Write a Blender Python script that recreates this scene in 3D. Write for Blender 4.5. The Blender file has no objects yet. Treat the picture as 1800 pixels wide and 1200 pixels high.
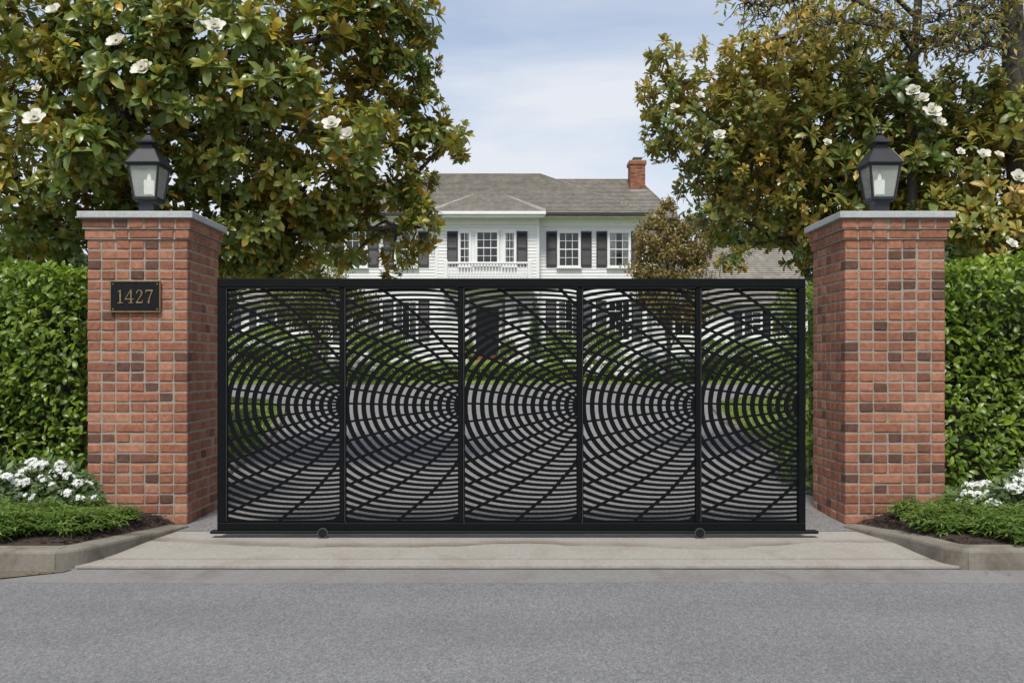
import bpy, math, random
import numpy as np
from mathutils import Vector, Matrix
R = math.radians
random.seed(7); RNG = np.random.default_rng(7)
S = bpy.context.scene
COL = S.collection

# ------------------------------------------------------------ camera, sky, sun
F = 1640.0; HOR = 640.0; EYE = 1.41          # focal length in photo pixels, horizon row, eye height
cd = bpy.data.cameras.new('camera'); cam = bpy.data.objects.new('camera', cd); COL.objects.link(cam)
cam.location = (0, 0, EYE); cam.rotation_euler = (R(90), 0, 0)
cd.sensor_width = 36; cd.lens = 36*F/1800; cd.shift_y = (HOR-600)/1800
cd.clip_start = .05; cd.clip_end = 2000
S.camera = cam
SUN_EL, SUN_AZ = R(57), R(190)               # azimuth clockwise from +Y: behind the camera, slightly left
w = bpy.data.worlds.new('World'); S.world = w; w.use_nodes = True
nt = w.node_tree; nt.nodes.clear()
def wn(t, **k):
    n = nt.nodes.new(t)
    for a, b in k.items(): setattr(n, a, b)
    return n
sky = wn('ShaderNodeTexSky', sky_type='NISHITA', sun_disc=False)
sky.sun_elevation = SUN_EL; sky.sun_rotation = SUN_AZ; sky.air_density = 1.0; sky.dust_density = 1.2; sky.ozone_density = 1.2
tc = wn('ShaderNodeTexCoord'); sep = wn('ShaderNodeSeparateXYZ'); nt.links.new(tc.outputs['Generated'], sep.inputs[0])
mx = wn('ShaderNodeMath', operation='MAXIMUM'); mx.inputs[1].default_value = 0.0; nt.links.new(sep.outputs['Z'], mx.inputs[0])
ad = wn('ShaderNodeMath', operation='ADD'); ad.inputs[1].default_value = .16; nt.links.new(mx.outputs[0], ad.inputs[0])
dx = wn('ShaderNodeMath', operation='DIVIDE'); nt.links.new(sep.outputs['X'], dx.inputs[0]); nt.links.new(ad.outputs[0], dx.inputs[1])
dy = wn('ShaderNodeMath', operation='DIVIDE'); nt.links.new(sep.outputs['Y'], dy.inputs[0]); nt.links.new(ad.outputs[0], dy.inputs[1])
cmb = wn('ShaderNodeCombineXYZ'); nt.links.new(dx.outputs[0], cmb.inputs[0]); nt.links.new(dy.outputs[0], cmb.inputs[1])
mp = wn('ShaderNodeMapping'); mp.inputs['Rotation'].default_value = (0, 0, R(-25)); mp.inputs['Scale'].default_value = (.55, 1.15, 1)
mp.inputs['Location'].default_value = (1.7, .4, 0)
nt.links.new(cmb.outputs[0], mp.inputs[0])
nz = wn('ShaderNodeTexNoise'); nz.inputs['Scale'].default_value = 1.25; nz.inputs['Detail'].default_value = 7; nz.inputs['Roughness'].default_value = .55
nz.inputs['Distortion'].default_value = .35
nt.links.new(mp.outputs[0], nz.inputs['Vector'])
cr = wn('ShaderNodeMapRange'); cr.inputs['From Min'].default_value = .40; cr.inputs['From Max'].default_value = .64
cr.inputs['To Min'].default_value = .24; cr.inputs['To Max'].default_value = .92; nt.links.new(nz.outputs['Fac'], cr.inputs['Value'])
hz = wn('ShaderNodeMapRange'); hz.inputs['From Min'].default_value = .10; hz.inputs['From Max'].default_value = .36
hz.inputs['To Min'].default_value = .55; hz.inputs['To Max'].default_value = 0; nt.links.new(sep.outputs['Z'], hz.inputs['Value'])
cov = wn('ShaderNodeMath', operation='ADD', use_clamp=True); nt.links.new(cr.outputs[0], cov.inputs[0]); nt.links.new(hz.outputs[0], cov.inputs[1])
mix = wn('ShaderNodeMix', data_type='RGBA'); nt.links.new(cov.outputs[0], mix.inputs[0])
nt.links.new(sky.outputs[0], mix.inputs[6]); mix.inputs[7].default_value = (4.9, 5.15, 5.6, 1)
bg = wn('ShaderNodeBackground'); bg.inputs['Strength'].default_value = .067; nt.links.new(mix.outputs[2], bg.inputs['Color'])
wo = wn('ShaderNodeOutputWorld'); nt.links.new(bg.outputs[0], wo.inputs[0])
sl = bpy.data.lights.new('sun', 'SUN'); sl.energy = 1.5; sl.angle = R(14); sl.color = (1, .95, .87)
so = bpy.data.objects.new('sun', sl); COL.objects.link(so)
sdir = Vector((math.sin(SUN_AZ)*math.cos(SUN_EL), math.cos(SUN_AZ)*math.cos(SUN_EL), math.sin(SUN_EL)))
so.rotation_euler = sdir.to_track_quat('Z', 'Y').to_euler(); so.location = (-10, -20, 40)
S.view_settings.view_transform = 'Standard'; S.view_settings.look = 'None'
S.view_settings.gamma = 1; S.view_settings.use_curve_mapping = False; S.view_settings.exposure = 1.26
S.cycles.max_bounces = 8; S.cycles.transparent_max_bounces = 16; S.cycles.caustics_reflective = False; S.cycles.caustics_refractive = False

# ------------------------------------------------------------ helpers
def at(px, py, Y): return Vector(((px-900)*Y/F, Y, EYE-(py-HOR)*Y/F))
def ax(px, Y): return (px-900)*Y/F
def az(py, Y): return EYE-(py-HOR)*Y/F
def link(name, me, parent=None):
    o = bpy.data.objects.new(name, me); COL.objects.link(o)
    if parent is not None: o.parent = parent
    return o
def tag(o, label=None, cat=None, group=None, kind=None):
    if label: o['label'] = label
    if cat: o['category'] = cat
    if group: o['group'] = group
    if kind: o['kind'] = kind
    return o
def thing(name, label, cat, loc=(0, 0, 0), group=None):
    o = bpy.data.objects.new(name, None); COL.objects.link(o); o.location = loc; o.empty_display_size = .1
    return tag(o, label, cat, group)
class MB:
    def __init__(s): s.v = []; s.f = []; s.t = []; s.tint = .5
    def add(s, vs, fs, tint=None):
        b = len(s.v); s.v += [tuple(p) for p in vs]; s.t += [s.tint if tint is None else tint]*len(vs)
        s.f += [tuple(b+i for i in f) for f in fs]; return s
    def box(s, x0, x1, y0, y1, z0, z1, tint=None):
        return s.add([(x0,y0,z0),(x1,y0,z0),(x1,y1,z0),(x0,y1,z0),(x0,y0,z1),(x1,y0,z1),(x1,y1,z1),(x0,y1,z1)],
              [(0,3,2,1),(4,5,6,7),(0,1,5,4),(1,2,6,5),(2,3,7,6),(3,0,4,7)], tint)
    def cbox(s, x0, x1, y0, y1, z0, z1, c, tint=None, jit=0):      # chamfered on every edge
        vs = []; X = (x0, x1); Yy = (y0, y1); Z = (z0, z1); idx = {}
        for i in (0,1):
            for j in (0,1):
                for k in (0,1):
                    sx, sy, sz = (1,-1)[i], (1,-1)[j], (1,-1)[k]
                    jx, jy, jz = (random.uniform(-jit, jit) for _ in range(3))
                    for a in range(3):
                        cc = c*random.uniform(.7, 1.4) if jit else c
                        p = [X[i]+sx*cc+jx, Yy[j]+sy*cc+jy, Z[k]+sz*cc+jz]
                        p[a] = (X[i], Yy[j], Z[k])[a]
                        idx[i,j,k,a] = len(vs); vs.append(p)
        I = idx; fs = []
        for a in range(3):
            for e in (0,1):
                q = []
                for (p, r) in ((0,0),(1,0),(1,1),(0,1)):
                    key = [p, r]; key.insert(a, e); q.append(I[key[0],key[1],key[2],a])
                flip = (e == 0) != (a == 1)
                fs.append(tuple(q[::-1]) if flip else tuple(q))
        for a in range(3):
            b_, c_ = [q for q in range(3) if q != a]
            for e in (0,1):
                for g in (0,1):
                    k0 = [0,0,0]; k0[b_] = e; k0[c_] = g; k1 = list(k0); k1[a] = 1
                    fs.append((I[(*k0, b_)], I[(*k0, c_)], I[(*k1, c_)], I[(*k1, b_)]))
        for i in (0,1):
            for j in (0,1):
                for k in (0,1): fs.append((I[i,j,k,0], I[i,j,k,1], I[i,j,k,2]))
        return s.add(vs, fs, tint)
    def tube(s, pts, rad, n=8, tint=None, caps=True):
        vs = []; fs = []; pts = [Vector(p) for p in pts]; up = Vector((.13, .31, .94))
        for i, p in enumerate(pts):
            d = (pts[min(i+1, len(pts)-1)]-pts[max(i-1, 0)]).normalized()
            u = d.cross(up)
            if u.length < .1: u = d.cross(Vector((1, 0, 0)))
            u.normalize(); q = d.cross(u)
            r = rad[i] if isinstance(rad, (list, tuple)) else rad
            vs += [p+(u*math.cos(6.28318*k/n)+q*math.sin(6.28318*k/n))*r for k in range(n)]
        for i in range(len(pts)-1):
            for k in range(n): fs.append((i*n+k, i*n+(k+1) % n, (i+1)*n+(k+1) % n, (i+1)*n+k))
        if caps: fs += [tuple(range(n)), tuple((len(pts)-1)*n+k for k in range(n-1, -1, -1))]
        return s.add(vs, fs, tint)
    def lathe(s, prof, cx=0, cy=0, n=16, ang=0, tint=None):        # prof = [(r,z)]
        vs = []; fs = []
        for r, z in prof: vs += [(cx+r*math.cos(ang+6.28318*k/n), cy+r*math.sin(ang+6.28318*k/n), z) for k in range(n)]
        for i in range(len(prof)-1):
            for k in range(n): fs.append((i*n+k, i*n+(k+1) % n, (i+1)*n+(k+1) % n, (i+1)*n+k))
        fs += [tuple(range(n-1, -1, -1)), tuple((len(prof)-1)*n+k for k in range(n))]
        return s.add(vs, fs, tint)
    def mesh(s, name, mat, fix=True, smooth=False):
        me = bpy.data.meshes.new(name); me.from_pydata(s.v, [], s.f)
        a = me.attributes.new('tint', 'FLOAT', 'POINT'); a.data.foreach_set('value', s.t)
        if mat: me.materials.append(mat)
        if fix:
            import bmesh
            bm = bmesh.new(); bm.from_mesh(me); bmesh.ops.recalc_face_normals(bm, faces=bm.faces); bm.to_mesh(me); bm.free()
        if smooth: me.polygons.foreach_set('use_smooth', [True]*len(me.polygons))
        me.update(); return me
    def build(s, name, mat, parent=None, smooth=False, fix=True): return link(name, s.mesh(name, mat, fix, smooth), parent)

# ------------------------------------------------------------ materials
def newmat(name):
    m = bpy.data.materials.new(name); m.use_nodes = True; t = m.node_tree
    return m, t, t.nodes['Principled BSDF'], (lambda ty, **k: _n(t, ty, k))
def _n(t, ty, k):
    n = t.nodes.new(ty)
    for a, b in k.items(): setattr(n, a, b)
    return n
def ramp(t, fac, stops):
    r = t.nodes.new('ShaderNodeValToRGB'); e = r.color_ramp.elements
    e[0].position, e[0].color = stops[0][0], (*stops[0][1], 1); e[1].position, e[1].color = stops[-1][0], (*stops[-1][1], 1)
    for p, c in stops[1:-1]: q = e.new(p); q.color = (*c, 1)
    t.links.new(fac, r.inputs[0]); return r.outputs[0]
def noise(t, scale, detail=4, rough=.55, vec=None, dist=0):
    n = t.nodes.new('ShaderNodeTexNoise'); n.inputs['Scale'].default_value = scale; n.inputs['Detail'].default_value = detail
    n.inputs['Roughness'].default_value = rough; n.inputs['Distortion'].default_value = dist
    if vec is None:
        g = t.nodes.new('ShaderNodeNewGeometry'); vec = g.outputs['Position']
    t.links.new(vec, n.inputs['Vector']); return n.outputs['Fac']
def pos(t, scale=(1, 1, 1), rot=(0, 0, 0)):
    g = t.nodes.new('ShaderNodeNewGeometry'); m = t.nodes.new('ShaderNodeMapping'); m.inputs['Scale'].default_value = scale
    m.inputs['Rotation'].default_value = rot
    t.links.new(g.outputs['Position'], m.inputs[0]); return m.outputs[0]
def mixc(t, fac, a, b, mode='MIX'):
    m = t.nodes.new('ShaderNodeMix'); m.data_type = 'RGBA'; m.blend_type = mode
    for s, i in ((fac, 0), (a, 6), (b, 7)):
        if isinstance(s, (int, float)): m.inputs[i].default_value = s
        elif isinstance(s, tuple): m.inputs[i].default_value = (*s, 1)
        else: t.links.new(s, m.inputs[i])
    return m.outputs[2]
def mrange(t, v, a, b, c=0., d=1.):
    m = t.nodes.new('ShaderNodeMapRange'); t.links.new(v, m.inputs['Value'])
    for k, x in (('From Min', a), ('From Max', b), ('To Min', c), ('To Max', d)): m.inputs[k].default_value = x
    return m.outputs[0]
def bump(t, bs, h, strength, dist):
    b = t.nodes.new('ShaderNodeBump'); b.inputs['Strength'].default_value = strength; b.inputs['Distance'].default_value = dist
    t.links.new(h, b.inputs['Height']); t.links.new(b.outputs[0], bs.inputs['Normal'])
def attr(t, name='tint'):
    a = t.nodes.new('ShaderNodeAttribute'); a.attribute_name = name; return a.outputs['Fac']
def plain(name, col, rough=.6, metal=0, var=.12, nscale=6, bstr=0, bdist=.003, bscale=60, spec=.5):
    m, t, b, N = newmat(name)
    n = noise(t, nscale, 5)
    lo = tuple(c*(1-var) for c in col); hi = tuple(min(1, c*(1+var)) for c in col)
    t.links.new(ramp(t, n, [(.3, lo), (.7, hi)]), b.inputs['Base Color'])
    b.inputs['Roughness'].default_value = rough; b.inputs['Metallic'].default_value = metal; b.inputs['Specular IOR Level'].default_value = spec
    if bstr: bump(t, b, noise(t, bscale, 5), bstr, bdist)
    return m
def leafmat(name, stops, under, rough=.4, spec=.5, trans=.25, transcol=(.25, .4, .06), nsc=14):
    m, t, b, N = newmat(name)
    g = N('ShaderNodeNewGeometry'); tint = attr(t)
    n = noise(t, nsc, 3)
    ad = N('ShaderNodeMath', operation='MULTIPLY_ADD'); t.links.new(n, ad.inputs[0]); ad.inputs[1].default_value = .5; ad.inputs[2].default_value = -.25
    sm = N('ShaderNodeMath', operation='ADD', use_clamp=True); t.links.new(ad.outputs[0], sm.inputs[0]); t.links.new(tint, sm.inputs[1])
    top = ramp(t, sm.outputs[0], stops)
    if under: und = ramp(t, sm.outputs[0], under)
    else: und = mixc(t, .35, top, (.16, .22, .08))
    t.links.new(mixc(t, g.outputs['Backfacing'], top, und), b.inputs['Base Color'])
    r = N('ShaderNodeMapRange'); t.links.new(g.outputs['Backfacing'], r.inputs['Value']); r.inputs['To Min'].default_value = rough; r.inputs['To Max'].default_value = .8
    t.links.new(r.outputs[0], b.inputs['Roughness']); b.inputs['Specular IOR Level'].default_value = spec
    tr = N('ShaderNodeBsdfTranslucent'); t.links.new(mixc(t, 1.0, top, transcol, 'MIX') if False else mixc(t, .5, top, transcol), tr.inputs['Color'])
    ms = N('ShaderNodeMixShader'); ms.inputs[0].default_value = trans
    t.links.new(b.outputs[0], ms.inputs[1]); t.links.new(tr.outputs[0], ms.inputs[2])
    t.links.new(ms.outputs[0], t.nodes['Material Output'].inputs['Surface']); return m

# asphalt road
def asphalt(name, base, fine=420, tone=.2):
    m, t, b, N = newmat(name)
    v = N('ShaderNodeTexVoronoi'); v.inputs['Scale'].default_value = fine*.24; t.links.new(pos(t, (1, .55, 1)), v.inputs['Vector'])
    spk = ramp(t, v.outputs['Color'], [(.15, tuple(c*.5 for c in base)), (.5, base), (.88, tuple(c*1.75 for c in base))])
    g2 = noise(t, fine*.36, 4, .75, pos(t, (1, .55, 1)))
    c1 = mixc(t, .6, spk, ramp(t, g2, [(.3, tuple(c*.40 for c in base)), (.7, tuple(c*1.7 for c in base))]))
    big = noise(t, .7, 5, .6, pos(t, (.6, 1.2, 1)))
    c2 = mixc(t, .8, c1, ramp(t, big, [(.3, (1-tone,)*3), (.72, (1+tone*.6,)*3)]), 'MULTIPLY')
    t.links.new(c2, b.inputs['Base Color']); b.inputs['Roughness'].default_value = .85; b.inputs['Specular IOR Level'].default_value = .3
    bump(t, b, mixc(t, .5, v.outputs['Distance'], g2), .7, .006); return m
M = {}
M['asphalt'] = asphalt('road_asphalt', (.176, .176, .178))
M['drive'] = asphalt('drive_asphalt', (.19, .184, .180), 300, .12)
# concrete with stains along the gutter line
def concrete(name, base, stain=(.5, .42, .33), amt=.6, sc=1.0, band=None):
    m, t, b, N = newmat(name)
    n1 = noise(t, 30*sc, 6, .65); n2 = noise(t, 2.2*sc, 5, .6, pos(t, (1.3, .9, 1)), .8); n3 = noise(t, 260, 3, .6)
    c = ramp(t, n1, [(.25, tuple(x*.8 for x in base)), (.75, tuple(x*1.15 for x in base))])
    c = mixc(t, .3, c, ramp(t, n3, [(.3, (.55,)*3), (.7, (1.25,)*3)]), 'MULTIPLY')
    c = mixc(t, mrange(t, n2, .47, .72, 0, amt), c, mixc(t, 1., c, stain, 'MULTIPLY'))
    if band is not None:                                           # an old water mark meandering along the slab
        g = N('ShaderNodeNewGeometry'); sx = N('ShaderNodeSeparateXYZ'); t.links.new(g.outputs['Position'], sx.inputs[0])
        wv = noise(t, .75, 3, .5, pos(t, (1, .3, 1)))
        a1 = N('ShaderNodeMath', operation='MULTIPLY_ADD'); t.links.new(wv, a1.inputs[0]); a1.inputs[1].default_value = -.9; t.links.new(sx.outputs['Y'], a1.inputs[2])
        a2 = N('ShaderNodeMath', operation='SUBTRACT'); t.links.new(a1.outputs[0], a2.inputs[0]); a2.inputs[1].default_value = band-.45
        up = mrange(t, a2.outputs[0], -.01, .02, 0, 1); dn = mrange(t, a2.outputs[0], .02, .22, 1, 0)
        mk = N('ShaderNodeMath', operation='MULTIPLY'); t.links.new(up, mk.inputs[0]); t.links.new(dn, mk.inputs[1])
        mk2 = N('ShaderNodeMath', operation='MULTIPLY'); t.links.new(mk.outputs[0], mk2.inputs[0]); t.links.new(mrange(t, noise(t, 1.3, 4), .32, .55, 0, .95), mk2.inputs[1])
        c = mixc(t, mk2.outputs[0], c, mixc(t, 1., c, (.48, .42, .36), 'MULTIPLY'))
    t.links.new(c, b.inputs['Base Color']); b.inputs['Roughness'].default_value = .85; b.inputs['Specular IOR Level'].default_value = .25
    bump(t, b, mixc(t, .5, n1, n3), .35, .004); return m
M['apron'] = concrete('apron_concrete', (.350, .328, .290), (.70, .64, .57), .5, 1.0, 7.28)
M['gutter'] = concrete('gutter_concrete', (.225, .217, .208), (.6, .55, .48), .5)
M['kerb'] = concrete('kerb_concrete', (.225, .204, .168), (.42, .38, .32), .9)
M['gutter_dirt'] = concrete('gutter_silt', (.15, .127, .10), (.6, .5, .4), .6)
M['seam_dirt'] = plain('seam_dirt', (.045, .038, .030), .95, 0, .4, 14)
M['cap'] = concrete('cap_stone', (.47, .475, .48), (.75, .74, .72), .5, 1.6)
M['mortar'] = concrete('mortar', (.335, .295, .242), (.7, .66, .6), .5, 2)
# brick
def brickmat():
    m, t, b, N = newmat('red_brick'); ti = attr(t)
    c = ramp(t, ti, [(0, (0.108, 0.064, 0.052)), (.13, (0.171, 0.082, 0.058)), (.24, (0.217, 0.097, 0.066)), (.5, (0.310, 0.133, 0.083)), (.78, (0.370, 0.165, 0.104)), (1, (0.433, 0.222, 0.146))])
    n1 = noise(t, 26, 6, .7); n2 = noise(t, 170, 4, .65); n3 = noise(t, 1.1, 3)
    c = mixc(t, .75, c, ramp(t, n1, [(.28, (.52, .50, .50)), (.72, (1.38, 1.36, 1.34))]), 'MULTIPLY')
    c = mixc(t, mrange(t, n2, .62, .8, 0, .45), c, (.55, .42, .34))
    c = mixc(t, .5, c, ramp(t, n3, [(.35, (.8, .78, .78)), (.7, (1.12, 1.1, 1.08))]), 'MULTIPLY')
    t.links.new(c, b.inputs['Base Color']); b.inputs['Roughness'].default_value = .88; b.inputs['Specular IOR Level'].default_value = .2
    bump(t, b, mixc(t, .5, n1, n2), .55, .006); return m
M['brick'] = brickmat()
M['gate'] = plain('black_powder_coat', (.0026, .0033, .0040), .5, 0, .25, 40, .06, .001, 500, .16)
M['gate_highlight'] = plain('bevel_highlight_grey', (.028, .029, .030), .45, 0, .15, 30, spec=.4)  # lighter grey that paints the bevel highlights of the panels
M['roller_rim'] = plain('roller_rim_metal', (.075, .078, .08), .4, .3)
M['gate_track'] = plain('track_metal', (.0075, .009, .0095), .5, 0, .25, 20, spec=.25)
M['lantern'] = plain('lantern_black_metal', (.014, .015, .018), .42, 0, .25, 30, .1, .002, 90)
def glassmat(name, tr=.72, mil=(.55, .58, .55), milk=.35, rough=.02):
    m, t, b, N = newmat(name)
    a = N('ShaderNodeBsdfTransparent'); g = N('ShaderNodeBsdfGlossy'); g.inputs['Roughness'].default_value = rough
    d = N('ShaderNodeBsdfDiffuse'); n = noise(t, 7, 2, .5)
    t.links.new(ramp(t, n, [(.3, tuple(c*.8 for c in mil)), (.7, mil)]), d.inputs['Color'])
    fr = N('ShaderNodeFresnel'); fr.inputs['IOR'].default_value = 1.5
    m1 = N('ShaderNodeMixShader'); m1.inputs[0].default_value = milk; t.links.new(a.outputs[0], m1.inputs[1]); t.links.new(d.outputs[0], m1.inputs[2])
    m2 = N('ShaderNodeMixShader'); t.links.new(fr.outputs[0], m2.inputs[0]); t.links.new(m1.outputs[0], m2.inputs[1]); t.links.new(g.outputs[0], m2.inputs[2])
    t.links.new(m2.outputs[0], t.nodes['Material Output'].inputs['Surface']); return m
M['lantern_glass'] = glassmat('lantern_glass', milk=.30, mil=(.90, .94, .91))
M['window_glass'] = glassmat('window_glass', milk=.03, mil=(.3, .32, .33), rough=.02)
M['candle'] = plain('white_candle_added_glow', (.9, .89, .86), .5, var=.02)
_b = M['candle'].node_tree.nodes['Principled BSDF']; _b.inputs['Emission Color'].default_value = (1, .97, .90, 1); _b.inputs['Emission Strength'].default_value = .30  # faint glow added so sleeve and bulb look brighter
M['brass'] = plain('aged_brass', (.36, .25, .12), .38, .8, .25, 40)
M['plaque'] = plain('plaque_black', (.006, .006, .007), .4, 0, .3, 12, spec=.25)
M['white'] = plain('white_paint', (.76, .76, .75), .55, 0, .04, 3)
def sidingmat():
    m, t, b, N = newmat('white_siding_paint'); n = noise(t, 2.5, 5, .6, pos(t, (.4, .4, 4)))
    t.links.new(ramp(t, n, [(.3, (.69, .69, .675)), (.65, (.76, .76, .75))]), b.inputs['Base Color']); b.inputs['Roughness'].default_value = .6
    return m
M['siding'] = sidingmat()
M['shutter'] = plain('shutter_charcoal', (.022, .023, .028), .5, 0, .2, 5)
M['interior'] = plain('dark_room_board', (.02, .021, .02), .9, 0, .6, 1.2)
M['curtain'] = plain('curtain', (.68, .68, .62), .9, 0, .3, 8)
M['gutter_brown'] = plain('brown_gutter', (.028, .022, .02), .5)
M['flash'] = plain('lead_flashing', (.30, .33, .36), .5)
M['beige'] = plain('beige_boards', (.50, .46, .38), .7)
M['door'] = plain('black_door_paint', (.012, .012, .013), .35)
def shinglemat():
    m, t, b, N = newmat('weathered_shingle')
    v = N('ShaderNodeTexVoronoi'); v.inputs['Scale'].default_value = 1; t.links.new(pos(t, (5, 4.6, 0.01)), v.inputs['Vector'])
    n = noise(t, 1.2, 5, .65); n2 = noise(t, 22, 4, .6)
    c = ramp(t, v.outputs['Color'], [(.1, (.19, .172, .148)), (.5, (.275, .252, .218)), (.9, (.37, .342, .30))])
    c = mixc(t, .5, c, ramp(t, n2, [(.3, (.19, .173, .15)), (.7, (.36, .333, .295))]))
    c = mixc(t, .5, c, ramp(t, n, [(.3, (.72, .72, .70)), (.7, (1.15, 1.13, 1.1))]), 'MULTIPLY')
    t.links.new(c, b.inputs['Base Color']); b.inputs['Roughness'].default_value = .9; bump(t, b, n2, .4, .02); return m
M['shingle'] = shinglemat()
def grassmat():
    m, t, b, N = newmat('lawn_grass'); n = noise(t, 1.1, 5, .6); n2 = noise(t, 45, 4, .7)
    c = mixc(t, .5, ramp(t, n, [(.3, (.115, .165, .028)), (.7, (.20, .26, .055))]), ramp(t, n2, [(.3, (.085, .13, .022)), (.7, (.24, .31, .075))]))
    t.links.new(c, b.inputs['Base Color']); b.inputs['Roughness'].default_value = .85; b.inputs['Specular IOR Level'].default_value = .15
    bump(t, b, n2, .8, .03); return m
M['grass'] = grassmat()
def mulchmat():
    m, t, b, N = newmat('bark_mulch'); v = N('ShaderNodeTexVoronoi'); v.inputs['Scale'].default_value = 42; t.links.new(pos(t, (1, 1.8, 1)), v.inputs['Vector'])
    n = noise(t, 12, 5, .7)
    c = mixc(t, .5, ramp(t, v.outputs['Color'], [(.1, (.022, .014, .010)), (.5, (.06, .036, .026)), (.95, (.14, .09, .065))]), ramp(t, n, [(.3, (.03, .02, .015)), (.7, (.09, .055, .04))]))
    t.links.new(c, b.inputs['Base Color']); b.inputs['Roughness'].default_value = .95; bump(t, b, v.outputs['Distance'], 1, .03); return m
M['mulch'] = mulchmat()
def barkmat(name, a, c_):
    m, t, b, N = newmat(name); n = noise(t, 7, 6, .7, pos(t, (4, 4, .8))); n2 = noise(t, 45, 4, .7)
    t.links.new(mixc(t, .35, ramp(t, n, [(.3, a), (.7, c_)]), ramp(t, n2, [(.3, a), (.7, c_)])), b.inputs['Base Color'])
    b.inputs['Roughness'].default_value = .92; bump(t, b, n, .8, .03); return m
M['bark'] = barkmat('magnolia_bark', (.045, .036, .028), (.13, .11, .09))
M['bark2'] = barkmat('rough_bark', (.030, .025, .022), (.105, .09, .08))
M['magnolia'] = leafmat('magnolia_leaf', [(0, (0.066, 0.108, 0.028)), (.3, (0.126, 0.192, 0.047)), (.58, (0.245, 0.296, 0.072)), (.8, (0.416, 0.377, 0.078)), (1, (0.615, 0.370, 0.067))],
                        [(0, (0.235, 0.138, 0.030)), (.5, (0.416, 0.233, 0.042)), (1, (0.651, 0.377, 0.067))], .30, .55, .30, (0.542, 0.578, 0.055))
M['magnolia2'] = leafmat('magnolia_leaf_bronze', [(0, (0.059, 0.100, 0.028)), (.28, (0.124, 0.179, 0.046)), (.52, (0.241, 0.273, 0.066)), (.75, (0.421, 0.327, 0.078)), (1, (0.579, 0.349, 0.094))],
                        [(0, (0.202, 0.137, 0.035)), (.5, (0.374, 0.243, 0.058)), (1, (0.593, 0.396, 0.110))], .34, .5, .30, (0.514, 0.548, 0.078))
M['petal'] = leafmat('magnolia_petal', [(0, (.78, .75, .66)), (1, (.86, .84, .78))], [(0, (.74, .72, .62)), (1, (.8, .78, .7))], .5, .3, .25, (.8, .78, .68), 4)
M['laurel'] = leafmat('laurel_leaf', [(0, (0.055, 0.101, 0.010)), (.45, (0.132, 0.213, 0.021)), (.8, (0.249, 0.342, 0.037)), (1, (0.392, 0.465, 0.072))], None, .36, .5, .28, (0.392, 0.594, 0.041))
M['cover'] = leafmat('ground_cover_leaf', [(0, (.038, .080, .013)), (.4, (.085, .155, .024)), (.8, (.16, .24, .045)), (1, (.30, .30, .08))], None, .5, .35, .3, (.34, .46, .06))
M['paleleaf'] = leafmat('pale_leaf', [(0, (.06, .10, .035)), (.5, (.13, .20, .07)), (1, (.26, .34, .16))], None, .5, .4, .25, (.3, .4, .12))
M['box'] = leafmat('boxwood_leaf', [(0, (0.069, 0.119, 0.013)), (.5, (0.151, 0.237, 0.027)), (1, (0.303, 0.388, 0.056))], None, .45, .4, .25, (0.413, 0.525, 0.045))
M['dark_leaf'] = leafmat('dark_leaf', [(0, (.020, .038, .014)), (.5, (.045, .078, .026)), (1, (.09, .13, .045))], None, .5, .35, .2, (.16, .26, .05))
M['bronze_leaf'] = leafmat('bronze_leaf', [(0, (.10, .105, .035)), (.4, (.21, .185, .06)), (.75, (.36, .235, .08)), (1, (.50, .38, .19))], [(0, (.12, .08, .03)), (1, (.32, .2, .08))], .45, .4, .25, (.36, .3, .06))
M['olive_leaf'] = leafmat('olive_leaf', [(0, (.07, .085, .02)), (.5, (.16, .165, .035)), (1, (.32, .27, .065))], None, .45, .4, .25, (.36, .34, .06))
M['white_flower'] = leafmat('white_blossom', [(0, (.70, .72, .66)), (1, (.85, .86, .83))], [(0, (.7, .72, .66)), (1, (.84, .85, .82))], .6, .2, .25, (.8, .82, .75), 6)
M['core'] = plain('hedge_shade_fill', (.028, .024, .014), .95, 0, .5, 20)  # dark fill colour that paints the shade inside the hedges

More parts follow.
